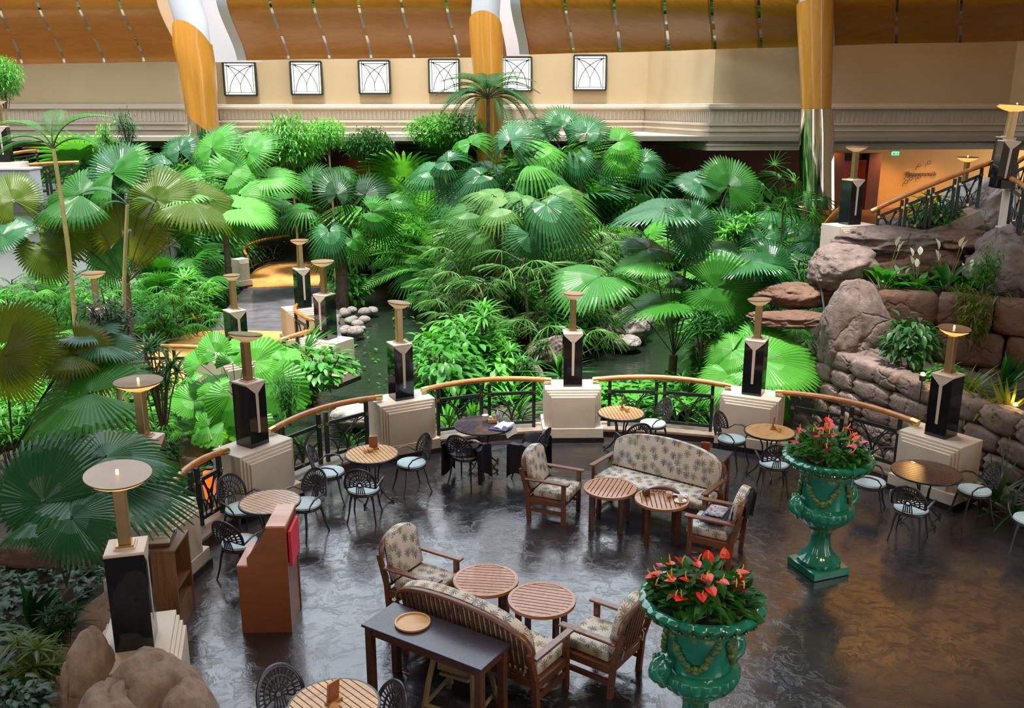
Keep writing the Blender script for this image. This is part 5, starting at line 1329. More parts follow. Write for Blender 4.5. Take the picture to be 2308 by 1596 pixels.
def px_shrub(label, kind, mat, Y, cx, top, bot, wpx, v=0, stem_px=0):
    """a shrub whose crown spans pixel rows top..bot (bot = foot) around column cx at depth Y"""
    f = pt(cx, bot, Y); t = pt(cx, top, Y); k = pxm(f)
    gz = ground(f.x, Y) if not -5 < f.z - ground(f.x, Y) < -.05 else f.z
    st = 0
    if stem_px: st = f.z - (gz - .05)
    z = (gz - .05) if stem_px or f.z - gz < .5 else f.z
    h = (t.z - f.z) if stem_px else t.z - z
    return shrub(label, kind, mat, (f.x, Y, z), (wpx * k, max(.2, h)), v, None, st)
for a in [
    ('airy bright bamboo mass left of centre under the windows', 'bamboo', 'l_bright', 32.0, 660, 252, 410, 165, 0, 1), ('smaller bamboo puff between the two big bamboo masses', 'bamboo', 'l_green', 32.5, 832, 282, 380, 120, 1, 1),
    ('feathery olive-green bamboo mass below the tall feather palm', 'bamboo', 'l_bright', 32.2, 1005, 248, 350, 190, 2, 1), ('bright bamboo spray leaning right of the big left mass', 'bamboo', 'l_bright', 31.0, 742, 262, 350, 90, 1, 1),
    ('bright bushy little tree at the upper left edge', 'bamboo', 'l_bright', 30.0, 12, 120, 245, 95, 2, 1), ('blue-green willowy shrub against the left wall', 'willow', 'l_blue', 28.5, 292, 235, 345, 95, 0, 1),
    ('pale sunlit willowy shrub lower left of the blue one', 'willow', 'l_pale', 28.0, 240, 270, 380, 100, 1, 1), ('bright dracaena bush in front of the lady palms by the stream', 'dracaena', 'l_bright', 20.6, 1085, 690, 850, 170, 0), ('second bright dracaena, right of the first by the railing', 'dracaena', 'l_bright', 20.0, 1145, 770, 860, 120, 1),
    ('broad-leaved plant behind the middle lamp', 'strap', 'l_green', 18.6, 1262, 770, 850, 110, 0), ('bright shrub glowing behind the big right fan palm', 'dracaena', 'l_bright', 24.0, 1665, 480, 580, 120, 1),
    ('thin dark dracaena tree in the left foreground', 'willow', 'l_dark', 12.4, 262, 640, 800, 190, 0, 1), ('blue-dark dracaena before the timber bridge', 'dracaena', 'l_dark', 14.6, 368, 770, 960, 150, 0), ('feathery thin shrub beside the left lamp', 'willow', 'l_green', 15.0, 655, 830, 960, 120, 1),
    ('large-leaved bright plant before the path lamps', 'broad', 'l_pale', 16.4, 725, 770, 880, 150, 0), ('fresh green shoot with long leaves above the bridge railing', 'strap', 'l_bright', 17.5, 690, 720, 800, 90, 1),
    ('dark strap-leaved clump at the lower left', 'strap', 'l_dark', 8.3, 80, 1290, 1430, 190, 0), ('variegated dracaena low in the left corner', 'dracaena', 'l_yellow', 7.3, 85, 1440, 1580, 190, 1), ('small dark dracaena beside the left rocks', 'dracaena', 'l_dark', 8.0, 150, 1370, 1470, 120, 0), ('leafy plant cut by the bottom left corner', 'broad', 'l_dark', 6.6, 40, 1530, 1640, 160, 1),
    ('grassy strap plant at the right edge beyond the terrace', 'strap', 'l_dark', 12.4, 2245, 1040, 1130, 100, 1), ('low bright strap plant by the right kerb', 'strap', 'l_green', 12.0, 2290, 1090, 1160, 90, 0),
    ('reddish-green shrub at the right behind the waterfall rock', 'willow', 'l_dark', 19.0, 1860, 590, 660, 100, 1), ('tufted dracaena right of the large fan palm stems', 'dracaena', 'l_green', 18.0, 1580, 700, 800, 120, 0),
    ('fern-like tuft behind the middle-left railing', 'strap', 'l_pale', 16.8, 1010, 860, 930, 110, 1), ('bright tuft behind the centre-left railing panel', 'strap', 'l_bright', 17.2, 1070, 880, 975, 110, 0),
]: px_shrub(*a)

# ---- lady palm clumps and filler plants (shared templates, copied as whole plants)
def clump_tpl(kind, seed):
    rg = random.Random(seed)
    if kind == 'rhapis':
        r = thing('lady_palm_clump', 'x', 'palm')
        for i in range(6):
            a = rg.uniform(0, 2 * PI); q = .55 * math.sqrt(rg.random()); h = rg.uniform(.7, 2.1); top = Vector((q * math.cos(a), q * math.sin(a), h))
            part('stem', MB().tube([(top.x * .5, top.y * .5, 0), top], .022, 6), M['trunk'], r, uv=False)
            for j in range(5):
                az = a + j * 2.4 + rg.uniform(-.4, .4); el = rg.uniform(-.1, .8); d = Vector((math.cos(az) * math.cos(el), math.sin(az) * math.cos(el), math.sin(el)))
                s = rg.uniform(.42, .58); hub = top * 1.0 + d * s * .8 - Vector((0, 0, j * .12 * h / 2))
                d2 = (d + Vector((0, 0, -.12))).normalized()
                link('frond', lm('rhapisp', 'l_rhapis'), r, M=Matrix.Translation(hub) @ frame(d2, (0, 0, 1)).to_4x4() @ Matrix.Diagonal((s, s, s, 1)))
    elif kind == 'fan':
        r = thing('fan_palm', 'x', 'palm'); h = .5
        part('trunk', MB().tube([(0, 0, 0), (0, 0, h)], [.09, .07], 8), M['trunk'], r, uv=False)
        for j in range(12):
            az = j * 2.4; el = 1.25 - 1.35 * j / 11; d = Vector((math.cos(az) * math.cos(el), math.sin(az) * math.cos(el), math.sin(el))); s = rg.uniform(.52, .66)
            hub = Vector((0, 0, h)) + d * s * 1.3; d2 = (d + Vector((0, 0, -.12))).normalized()
            link('frond', lm('fanp', 'l_green'), r, M=Matrix.Translation(hub) @ frame(d2, Vector((0, 0, 1)) + d * .3).to_4x4() @ Matrix.Diagonal((s, s, s, 1)))
    else:
        r = thing('feather_palm', 'x', 'palm')
        part('stem', MB().tube([(0, 0, 0), (0, 0, .3)], [.08, .05], 8), M['stem'], r, uv=False)
        for j in range(13):
            az = j * 2.4; el = 1.35 - .95 * j / 12; d = Vector((math.cos(az) * math.cos(el), math.sin(az) * math.cos(el), math.sin(el))); s = rg.uniform(1.2, 1.7)
            link('frond', lm('feather_long', 'l_green'), r, M=Matrix.Translation((0, 0, .25)) @ frame(d, (0, 0, 1) if el < 1.3 else (0, -1, 0)).to_4x4() @ Matrix.Diagonal((s, s, s, 1)))
    return r
CL = {}
def recolour(root, mat):
    for ch in root.children:
        if ch.name.startswith('frond'):
            k = [q for q in MESH if isinstance(q, tuple) and MESH[q] is ch.data][0]; ch.data = lm(k[0], mat)
def clump(kind, mat, p, scale, label, rz=None):
    rz = RNG.uniform(0, 6.28) if rz is None else rz
    if kind not in CL:
        r = clump_tpl(kind, 5 + len(kind)); CL[kind] = r; r.location = p; r.rotation_euler = (0, 0, rz); r.scale = (scale,) * 3; r['label'] = label
    else: r = dup(CL[kind], p, rz, label, scale)
    recolour(r, mat); return r
KEEP = [(535, 560, 720, 760, 30), (560, 540, 690, 640, 34), (690, 600, 760, 800, 22), (505, 650, 570, 760, 27), (300, 735, 720, 800, 22), (800, 655, 905, 880, 27), (1300, 690, 1500, 850, 22.5), (1480, 640, 1600, 800, 19), (1870, 340, 2308, 560, 31), (1800, 250, 1885, 430, 30.5)]
def blocked(p, w, h):
    if segd(Vector((p.x, p.y)), STREAM) < 1.2 or segd(Vector((p.x, p.y)), POOL) < 1.3 or segd(Vector((p.x, p.y)), PATHC) < 1.5 + w * .3: return True
    for dz in (0, .35, .7, 1.0):
        for dx in (-.45, 0, .45):
            x, y = to_px(Vector((p.x + dx * w, p.y, p.z + dz * h)))
            for (a, b, c, d, e) in KEEP:
                if p.y < e and a < x < c and b < y < d: return True
    return False
WHERE = [(19.0, 'just behind the railing'), (23.0, 'by the stream in mid garden'), (27.5, 'in the deep middle of the garden'), (32, 'toward the back of the garden'), (99, 'at the foot of the rear wall')]
ORD = ['first', 'second', 'third', 'fourth', 'fifth', 'sixth', 'seventh', 'eighth', 'ninth', 'tenth', 'eleventh', 'twelfth', 'thirteenth', 'fourteenth', 'fifteenth', 'sixteenth', 'seventeenth', 'eighteenth', 'nineteenth', 'twentieth', 'twenty-first', 'twenty-second']
FIL = []
def fill(kind, mat, desc, n, xr, yr, sr, seed, wh):
    rg = random.Random(seed); k = 0; tries = 0
    while k < n and tries < n * 60:
        tries += 1
        Y = rg.uniform(*yr); x = rg.uniform(*xr); p = pt(x, 500, Y); s = rg.uniform(*sr)
        p = Vector((p.x, Y, ground(p.x, Y) - .05)); w, h = wh[0] * s, wh[1] * s
        if math.hypot(p.x - TC.x, p.y - TC.y) < 7.3 + w * .4 or p.y < 9 or blocked(p, w, h) or p.z < -.75: continue
        if p.x > 5.8 and p.y < 19.5: continue
        if any((p - q[2]).length < (.55 if Y < 27 else .8) for q in FIL): continue
        FIL.append((kind, mat, p, s, desc, x)); k += 1
fill('rhapis', 'l_rhapis', 'lady palm clump', 17, (940, 1420), (21.5, 27), (.95, 1.5), 1, (1.6, 2.4))
fill('rhapis', 'l_bright', 'bright lady palm clump', 12, (-40, 520), (15.5, 24), (.6, .95), 2, (1.6, 2.2))
fill('rhapis', 'l_green', 'green lady palm clump', 12, (1380, 1870), (20, 29), (.8, 1.4), 3, (1.6, 2.4))
fill('fan', 'l_green', 'mid-green fan palm', 17, (300, 1150), (25, 33.5), (1.0, 1.9), 4, (2.0, 1.7))
fill('fan', 'l_bright', 'bright fan palm', 18, (400, 1780), (25, 33.5), (1.0, 1.9), 5, (2.0, 1.7))
fill('fan', 'l_blue', 'blue-green fan palm', 14, (100, 1750), (27, 34), (1.2, 2.0), 6, (2.0, 1.7))
fill('feather', 'l_bright', 'bright feather palm clump', 14, (500, 1750), (24, 33), (1.0, 1.9), 7, (2.4, 1.8))
fill('feather', 'l_green', 'green feather palm clump', 12, (100, 1100), (22, 33), (.8, 1.5), 8, (2.4, 1.8))
fill('feather', 'l_pale', 'pale feather palm clump', 6, (0, 500), (15.5, 20), (.45, .7), 18, (2.4, 1.8))
fill('dracaena', 'l_green', 'green dracaena bush', 14, (1180, 1760), (18, 25), (.9, 1.7), 9, (1.1, 1.1))
fill('dracaena', 'l_bright', 'bright dracaena bush', 18, (-60, 560), (14.5, 26), (.9, 1.7), 10, (1.1, 1.1))
fill('dracaena', 'l_bright', 'glossy dracaena bush', 12, (560, 1750), (24, 33), (1.3, 2.4), 19, (1.1, 1.1))
fill('broad', 'l_green', 'broad-leaved green shrub', 16, (100, 1000), (17, 32), (.8, 1.6), 12, (1.0, 1.0))
fill('broad', 'l_bright', 'broad-leaved bright shrub', 16, (500, 1800), (19, 33), (.8, 1.8), 13, (1.0, 1.0))
fill('broad', 'l_dark', 'broad-leaved dark shrub', 10, (-40, 480), (10, 16), (.5, .9), 14, (1.0, 1.0))
fill('strap', 'l_bright', 'bright strap-leaved tuft', 14, (600, 1750), (16.3, 21), (.45, .8), 15, (1.2, .7))
fill('strap', 'l_green', 'green strap-leaved tuft', 14, (0, 700), (11, 22), (.4, .8), 16, (1.2, .7))
fill('bamboo', 'l_bright', 'fine-leaved bamboo shrub', 16, (100, 1700), (29, 34.5), (1.9, 3.2), 17, (1.0, 1.0))
fill('fan', 'l_bright', 'tall bright fan palm', 14, (120, 1420), (31.0, 35.0), (2.3, 3.1), 21, (2.0, 1.7))
fill('fan', 'l_blue', 'tall blue-green fan palm', 12, (120, 1450), (31.0, 35.0), (2.3, 3.1), 22, (2.0, 1.7))
fill('feather', 'l_bright', 'tall bright feather palm', 13, (120, 1430), (30.5, 35.0), (2.0, 2.8), 23, (2.4, 1.8))
fill('broad', 'l_bright', 'tall broad-leaved bright shrub', 18, (100, 1760), (30.0, 35.0), (2.6, 3.8), 24, (1.0, 1.0))
fill('dracaena', 'l_bright', 'tall glossy dracaena', 10, (150, 1780), (29.0, 34.6), (2.2, 3.2), 25, (1.1, 1.1))
def band_of(y): return next(n for lim, n in WHERE if y < lim)
cnt = {}
for f in FIL: cnt.setdefault((f[4], band_of(f[2].y)), []).append(f)
for (desc, bandn), L in cnt.items():
    L.sort(key=lambda f: f[5])
    for i, (kind, mat, p, s, d, x) in enumerate(L):
        lab = '%s %s' % (desc, bandn) + (', %s from the left' % ORD[i] if len(L) > 1 else '')
        if kind in ('rhapis', 'fan', 'feather'): clump(kind, mat, p, s, lab)
        else: shrub(lab, kind, mat, p, (s, s), i % 2)

# ---- ground cover (uncountable)
def cover(name, label, mat, polys, n, L, seed, hz=.12):
    rg = random.Random(seed); b = MB(); rows = []
    for (pl, z, wgt) in polys:
        P = [at(x, y, z) for x, y in pl]; x0, x1 = min(p.x for p in P), max(p.x for p in P); y0, y1 = min(p.y for p in P), max(p.y for p in P)
        k = 0; t = 0
        while k < n * wgt and t < n * 30:
            t += 1; x, y = rg.uniform(x0, x1), rg.uniform(y0, y1); ins = False
            for i in range(len(P)):
                a, c = P[i], P[i - 1]
                if (a.y > y) != (c.y > y) and x < (c.x - a.x) * (y - a.y) / (c.y - a.y) + a.x: ins = not ins
            if not ins or math.hypot(x - TC.x, y - TC.y) < 6.75: continue
            g = ground(x, y)
            if g < -.53 and y < 30: g = -.53 if rg.random() < .012 else None
            if g is None: continue
            k += 1; az = rg.uniform(0, 6.28); s = L * rg.uniform(.6, 1.3)
            d = Vector((math.cos(az), math.sin(az), rg.uniform(-.2, .7)))
            b.join(blade(s, s * .62, .3, .3, 2), Matrix.Translation((x, y, g + rg.uniform(.0, hz) + .08 * mn.noise((x * 2, y * 2, 0)))) @ frame(d, (0, 0, 1)).to_4x4())
    o = single(name, b, M[mat], label, 'ground cover', uv=False, angle=180); o['kind'] = 'stuff'; return o
cover('ivy_carpet', 'dense ivy carpet behind the left railing down to the stream', 'l_green', [([(640, 960), (850, 900), (800, 780), (770, 690), (850, 560), (930, 600), (820, 680), (880, 880), (1240, 860), (1240, 900), (640, 1010)], -.4, 1.0), ([(870, 590), (1010, 620), (960, 860), (900, 840)], -.4, .4), ([(430, 700), (560, 640), (600, 740), (520, 750), (400, 760)], -.38, .5), ([(480, 560), (700, 520), (640, 600), (530, 640)], -.38, .5)], 7500, .13, 3)
cover('bright_undergrowth', 'bright low undergrowth around the palms in mid garden', 'l_bright', [([(760, 560), (1000, 520), (1800, 520), (1800, 640), (1300, 690), (960, 760), (930, 640)], -.4, 1.6), ([(-60, 620), (480, 600), (500, 740), (300, 760), (-100, 760)], -.35, 1.2), ([(-100, 900), (420, 900), (400, 1000), (-150, 1020)], -.3, .8), ([(1330, 880), (1640, 880), (1650, 960), (1330, 960)], -.4, .5)], 4600, .21, 5, .5)
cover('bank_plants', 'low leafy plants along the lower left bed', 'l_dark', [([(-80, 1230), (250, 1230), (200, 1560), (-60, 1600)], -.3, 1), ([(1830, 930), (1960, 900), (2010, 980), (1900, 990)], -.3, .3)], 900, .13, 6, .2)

# ================================================================== ROCKS
def rock_mb(seed, sc, amp=.22, freq=1.3, sub=4, flat=.0, facet=.0):
    bm = bmesh.new(); bmesh.ops.create_icosphere(bm, subdivisions=sub, radius=1)
    vs = []
    for v in bm.verts:
        p = v.co.copy(); q = p * freq + Vector((seed * 7.3, seed * 3.1, seed * 1.7))
        n_ = mn.noise(q) * amp + mn.noise(q * 2.3) * amp * .45 + mn.noise(q * 5) * amp * .15
        cr_ = max(0, 1 - 2.4 * abs(mn.noise(q * 1.15 + Vector((3, 8, 1))))); n_ -= .075 * cr_ ** 7
        n_ -= .03 * max(0, 1 - 2.6 * abs(mn.noise(q * 3.1)))  ** 4
        if facet: n_ -= facet * abs(mn.noise(q * 1.2 + Vector((9, 0, 0)))) ; n_ += facet * .25 * (1 if mn.noise(Vector((q.x * .6, q.y * .6, q.z * 3.2))) > 0 else -1) * .5
        p = p * (1 + n_)
        if p.z < -flat and flat: p.z = -flat
        vs.append((p.x * sc[0], p.y * sc[1], p.z * sc[2]))
    fs = [tuple(v.index for v in f.verts) for f in bm.faces]; bm.free()
    return MB().add(vs, fs)
def rock(label, px, Y, w, h, d=None, mat='rock', seed=1, name='boulder', amp=.22, rz=0, facet=.0, tilt=0, sub=4, cat='rock', group=None, down=None):
    """pixel centre, depth (None: found from the foot on the garden ground), pixel width and height"""
    if Y is None: Y = at(px[0], px[1] + h * .38, -.45).y
    c = pt(px[0], px[1], Y); k = pxm(c); sx, sy, sz = w * k / 2, (d or w * k) / 2, h * k / 2
    if down is not None: top = c.z + sz; sz = (top - down) / 2; c.z = down + sz
    o = single(name, rock_mb(seed, (sx, sy, sz), amp, 1.2, 5 if w >= 90 else sub, 0, facet), M[mat], label, cat, group, uv=False, angle=180)
    o.location = c; o.rotation_euler = (0, math.radians(tilt), rz); return o
rock('tall rounded boulder right of the light green fan palm', (1922, 752), 17.2, 158, 245, 1.3, 'rock', 2, amp=.14)
rock('squat brown boulder under the tall rounded one', (1950, 835), 16.9, 130, 130, 1.1, 'rock', 3, amp=.16)
rock('dark mossy rock base left of the squat boulder', (1880, 850), 17.5, 100, 120, 1.0, 'rock_dark', 23, amp=.2)
rock('long layered rock ledge beneath the lobby stair', (2010, 545), 19.6, 270, 70, 1.6, 'rock', 4, amp=.2, facet=.25)
rock('sloping rock shoulder left of the peace lilies', (1895, 605), 18.6, 150, 105, 1.5, 'rock', 5, amp=.18, facet=.15, tilt=-12)
rock('wide dark rock face behind the peace lilies', (2060, 605), 19.2, 260, 110, 1.2, 'rock_dark', 6, amp=.14, facet=.2)
rock('big slanting rock mass at the right edge', (2275, 610), 18.2, 190, 200, 1.8, 'rock', 7, amp=.18, facet=.2, tilt=20)
rock('grey rock slope under the stair railing', (2180, 480), 21.0, 190, 130, 1.6, 'rock_grey', 8, amp=.2, facet=.25, tilt=-30)
rock('brown rock shelf below the grey slope', (2170, 545), 19.4, 180, 60, 1.4, 'rock_dark', 9, amp=.16, facet=.2)
rock('small rock between ledge and stair foot', (2030, 510), 20.4, 110, 40, .9, 'rock', 10, amp=.2, facet=.2)
rock('dark log-like rock bank left of the tall boulder', (1800, 665), 18.6, 190, 60, .9, 'rock_dark', 11, amp=.2, facet=.18)
rock('flat brown stone shelf beneath the log-like rock', (1790, 720), 17.9, 200, 40, .9, 'rock_dark', 12, amp=.2, facet=.2)
rock('pale grey boulder standing in the right pool', (1412, 735), None, 96, 85, 1.0, 'rock_grey', 13, amp=.16, facet=.2)
rock('grey rock leaning right of the pool boulder', (1448, 735), None, 44, 70, .6, 'rock_grey', 14, amp=.16, tilt=15)
rock('low grey block at the foot of the pool boulder', (1412, 772), None, 72, 36, .7, 'rock_grey', 15, amp=.14)
rock('rounded stone ledge left of the pool boulder', (1330, 755), None, 120, 46, .8, 'rock_grey', 16, amp=.14, tilt=-12)
rock('curved brown stone bank behind the middle lamp', (1240, 795), None, 130, 70, .8, 'rock', 17, amp=.16, tilt=-20)
rock('mossy brown boulder behind the middle-left railing', (985, 830), None, 110, 95, 1.0, 'rock', 18, amp=.2)
rock('pointed brown slab beside the dracaena bush', (1190, 850), None, 90, 70, .7, 'rock', 19, amp=.22, tilt=30)
rock('white flat stone behind the left railing', (800, 935), None, 110, 46, .9, 'rock_grey', 20, amp=.1)
rock('pale stone behind the right middle railing', (1640, 935), None, 80, 90, .9, 'rock_grey', 21, amp=.14)
rock('pale rock beside a small cascade at left', (180, 950), None, 100, 60, .8, 'rock_grey', 22, amp=.16, tilt=-25)
rock('upright pale rock above the small cascade at left', (215, 915), None, 60, 70, .6, 'rock_grey', 24, amp=.14)
rock('low dark stone wall across the left bed', (110, 1245), 9.7, 330, 66, .5, 'rock_dark', 25, amp=.1)
rock('largest rounded rock in the lower left corner', (335, 1555), 6.75, 280, 150, 1.1, 'rock_light', 26, amp=.14, down=-.3)
ro_ = rock('long sloping rock left of the front lamp', (222, 1410), 8.6, 120, 130, 2.5, 'rock_light', 27, amp=.12, down=-.35); ro_.location.z = .12; ro_.rotation_euler.z = -.1
rock('rounded rock filling the corner left of the front lamp pier', (196, 1490), 7.0, 120, 130, .9, 'rock_light', 33, amp=.12, down=-.3)
rock('smooth rock at the bottom edge by the front table', (420, 1600), 6.5, 150, 110, .7, 'rock_light', 28, amp=.14, down=-.1)
rock('low rock at the bottom left corner', (240, 1600), 6.4, 200, 130, 1.0, 'rock_light', 29, amp=.14, down=-.3)
rock('grey stone edging along the left planting bed', (250, 625), None, 190, 34, .6, 'rock_grey', 31, amp=.14)
rng_ = random.Random(9)
pebs = sorted([(rng_.uniform(752, 850), rng_.uniform(700, 760)) for _ in range(22)])
for i, (x, y) in enumerate(pebs):
    p = at(x, y, -.42); s = rng_.uniform(.10, .26)
    o = single('river_stone', rock_mb(40 + i, (s, s * .8, s * .65), .12, 1.1, 2), M['pebble'], 'rounded river stone on the stream bank by the path lamps', 'stone', 'river stones on the stream bank', uv=False, angle=180); o.location = (p.x, p.y, -.40 + s * .3); o.rotation_euler = (0, 0, rng_.uniform(0, 6))
# ---- coursed block wall and planters on the right
def block_wall(label, P, z0, z1, rows, bl, mat, seed, th=.45, name='stone_wall'):
    rg = random.Random(seed); b = MB(); seg = [(P[i + 1] - P[i]).length for i in range(len(P) - 1)]; T = sum(seg)
    def along(s):
        s = max(0, min(T - 1e-4, s))
        for i, l in enumerate(seg):
            if s <= l: return P[i].lerp(P[i + 1], s / l), (P[i + 1] - P[i]).normalized()
            s -= l
        return P[-1], (P[-1] - P[-2]).normalized()
    h = (z1 - z0) / rows
    for r_ in range(rows):
        s = -rg.uniform(0, bl)
        while s < T:
            l = bl * rg.uniform(.7, 1.3); s0, s1 = max(0, s), min(T, s + l); s += l
            if s1 - s0 < .1: continue
            c, t = along((s0 + s1) / 2); ang = math.atan2(t.y, t.x)
            m = rock_mb(rg.randint(1, 900), (1, 1, 1), .05, 1.1, 3); R = []
            for v in m.v:                                # squared-off block
                q = Vector(v); k = max(abs(q.x), abs(q.y), abs(q.z)); q = q.lerp(q / k * .90, .90)
                R.append((q.x * (s1 - s0) * .552, q.y * th * .56, q.z * h * .552))
            M_ = Matrix.Translation((c.x, c.y, z0 + h * (r_ + .5))) @ Matrix.Rotation(ang, 4, 'Z'); m.v = R; b.join(m, M_)
    return single(name, b, M[mat], label, 'stone wall', uv=False, angle=180)
V = lambda x, y: Vector((x, y, 0))
block_wall('curved wall of brown stone blocks right of the terrace', [V(6.15, 17.4), V(6.45, 16.4), V(6.95, 15.0), V(7.5, 13.4), V(7.85, 12.2), V(8.1, 10.6)], -.5, 1.25, 5, .75, 'rock', 5)
block_wall('tall dark retaining wall below the peace lily bed', [V(7.0, 17.6), V(8.2, 17.2), V(9.6, 16.4), V(11.5, 15.6)], .3, 2.28, 3, 1.3, 'rock_dark', 6, .5, 'retaining_wall')
# soil of the two planters
single('planter_bed', ribbon([V(6.9, 16.9), V(7.9, 15.6), V(8.9, 14.0), V(9.3, 11.5)], lambda t: .75, .4, 1.02), M['soil'], 'soil bed with bromeliads behind the stone block wall', 'planting bed', uv=False)
single('upper_planter_bed', ribbon([V(7.4, 18.4), V(9.0, 18.1), V(11.2, 17.2)], 1.0, 1.4, 2.12), M['soil'], 'raised soil bed holding the peace lilies', 'planting bed', uv=False)
# ---- peace lilies, bromeliads, hanging plant
def lily(label, p, s, seed):
    rg = random.Random(seed); r = thing('peace_lily', label, 'flowering plant', p, 0, None, s); fo, st = MB(), MB()
    for i in range(26):
        az = i * 2.4; el = rg.uniform(.25, 1.3); L = rg.uniform(.32, .5); d = Vector((math.cos(az) * math.cos(el), math.sin(az) * math.cos(el), math.sin(el))); c = d * rg.uniform(.16, .40)
        st.tube([(0, 0, 0), c], .007, 4); fo.join(blade(L, .15, .45, .3, 5), Matrix.Translation(c) @ frame((d + Vector((0, 0, -.15))).normalized(), (0, 0, 1)).to_4x4())
    part('foliage', fo, M['l_green'], r, uv=False, angle=180)
    for i in range(rg.randint(2, 4)):
        az = rg.uniform(0, 6.28); c = Vector((.22 * math.cos(az), .22 * math.sin(az), rg.uniform(.62, .95))); st.tube([(0, 0, 0), (c.x * .6, c.y * .6, c.z * .6), c], .007, 4)
        f = part('flower', blade(.22, .12, .1, .5, 5), M['flower_white'], r, uv=False, M=Matrix.Translation(c) @ frame((.3 * math.cos(az), .3 * math.sin(az), 1), (-math.cos(az), -math.sin(az), .3)).to_4x4())
        part('spadix', MB().tube([(0, .03, .02), (0, .13, .03)], .010, 6), M['flower_white'], f, uv=False)
    part('stalks', st, M['stem'], r, uv=False)
    return r
for i, (lb, x, y, s) in enumerate((('peace lily with tall blooms before the rock face, leftmost of the bed', 1985, 668, 1.25), ('peace lily in the middle of the raised bed', 2062, 690, .95), ('peace lily with the tallest bloom, right part of the bed', 2128, 672, 1.2), ('low peace lily at the front left edge of the raised bed', 2020, 690, .7), ('low peace lily beside the slanting rock mass', 2175, 690, .75))):
    p = pt(x, y, 17.9); lily(lb, (p.x, 17.9, 2.12), s * .85, i)
for i, (lb, kd, mt, x, Y, z, w, h) in enumerate((('dark croton-like plant in the wall planter', 'broad', 'l_dark', 2062, 15.9, 1.0, 1.0, 1.25), ('yellow-lit bromeliad tuft behind the block wall, left one', 'strap', 'l_yellow', 2205, 14.4, 1.0, .8, .6), ('yellow-lit bromeliad tuft behind the block wall, middle one', 'strap', 'l_yellow', 2250, 13.9, 1.0, .85, .7), ('yellow-lit bromeliad tuft behind the block wall, right one', 'strap', 'l_yellow', 2300, 13.5, 1.0, .8, .6),
        ('dark strap tuft at the right end of the wall planter', 'strap', 'l_dark', 2290, 14.8, 1.0, 1.0, .9), ('low leafy plant in the wall planter near the lamp', 'broad', 'l_green', 2150, 14.8, 1.0, .7, .6), ('trailing willowy plant hanging over the dark retaining wall', 'willow', 'l_yellow', 2195, 16.5, 1.25, 1.3, 1.5), ('dark willowy plant above the retaining wall', 'willow', 'l_green', 2215, 17.0, 2.1, 1.0, 1.1),
        ('small fig tree before the stair railing', 'broad', 'l_green', 2078, 20.2, 2.9, 1.1, 1.1), ('yellow-green shrub right of the small fig', 'broad', 'l_yellow', 2105, 20.0, 2.6, .8, .9), ('small bright plant on the grey rock slope', 'broad', 'l_bright', 2178, 19.6, 2.7, .7, .5))):
    p = pt(x, 700, Y); shrub(lb, kd, mt, (p.x, Y, z), (w, h), i % 2)
for i, (x, y) in enumerate(((438, 722), (452, 716), (420, 700))):
    p = at(x, y, .25); r = thing('yellow_bromeliad', 'yellow bromeliad in the bed left of the path, %s from the left' % ['second', 'third', 'first'][i], 'flowering plant', (p.x, p.y, -.38))
    fo = MB(); rosette(fo, Vector((0, 0, .3)), (0, 0, 1), 14, .42, .06, random.Random(i), .8, .5); part('foliage', fo, M['l_green'], r, uv=False)
    fl_ = MB(); rosette(fl_, Vector((0, 0, .62)), (0, 0, 1), 12, .24, .07, random.Random(i + 5), .45, .2); part('flower', fl_, M['flower_yellow'], r, uv=False)
    part('stem', MB().tube([(0, 0, 0), (0, 0, .66)], .018, 6), M['stem'], r, uv=False)

# ================================================================== PATH AND LOBBY FITTINGS
def far_lamp(label, px, Y=None, z=None, D=.45, lit=False, rz=.4, withpier=None, lean=(0, 0), wide=.33, pil=.93, pole=.56):
    """px: centre of the pillar foot"""
    p = at(px[0], px[1], z) if Y is None else pt(px[0], px[1], Y)
    if withpier: pier(withpier, (p.x, p.y), rz, p.z - .951)
    return lamp_thing(label, (p.x, p.y), rz, p.z, D, (0, 0), lit, pil, pole, lean, wide)
far_lamp('tall black pedestal lamp beside the shaggy palm trunk', (736, 762), None, .951, .48, False, -.5, 'white pier under the lamp beside the shaggy palm trunk')
far_lamp('black pedestal lamp right of the slate path', (684, 692), None, .951, .44, False, .5, 'stepped white pier right of the slate path')
far_lamp('pedestal lamp left of the slate path, half hidden by leaves', (537, 806), None, .951, .32, False, .7, 'pier hidden in leaves under the lamp left of the path')
far_lamp('pedestal lamp among the dark shrubs at the left', (232, 800), None, .951, .45, False, .6, 'pier under the lamp among dark shrubs at left')
far_lamp('pedestal lamp by the lobby stair foot', (1914, 505), 20.0, None, .46, False, .35, 'stepped pier under the lamp by the stair foot')
far_lamp('dim pedestal lamp inside the lobby right of the lettering', (2163, 500), 24.0, None, .54, True, .3)
far_lamp('nearer of the two lit lamps at the upper right', (2253, 424), 19.2, None, .70, True, -.1, None, (0, .07))
far_lamp('farther of the two lit lamps at the upper right', (2244, 424), 22.0, None, .70, True, -.1, None, (0, .07), .33, 1.15)
q_ = at(1815, 472, 2.46)
far_lamp('orange lamp glowing among leaves below the mirrored column', to_px(Vector((q_.x, q_.y, .951))), None, .951, .50, True, .2, 'pier under the orange lamp below the mirrored column')
far_lamp('pedestal lamp at the left edge by the gallery railing', (14, 365), 26.0, None, .45, False, .2, 'pier under the lamp at the left edge')
g0 = pt(178, 366, 27.0)
struct('floor_gallery', MB().box((-17, 28.6, g0.z - 1.12), (13.5, 6.4, .28)), M['path'], uv=False, smooth=False)
struct('wall_gallery', MB().box((-17, 28.2, (g0.z - 1.7) / 2), (12.6, 5.2, g0.z - 1.0)), M['white_plaster'], uv=False, smooth=False)
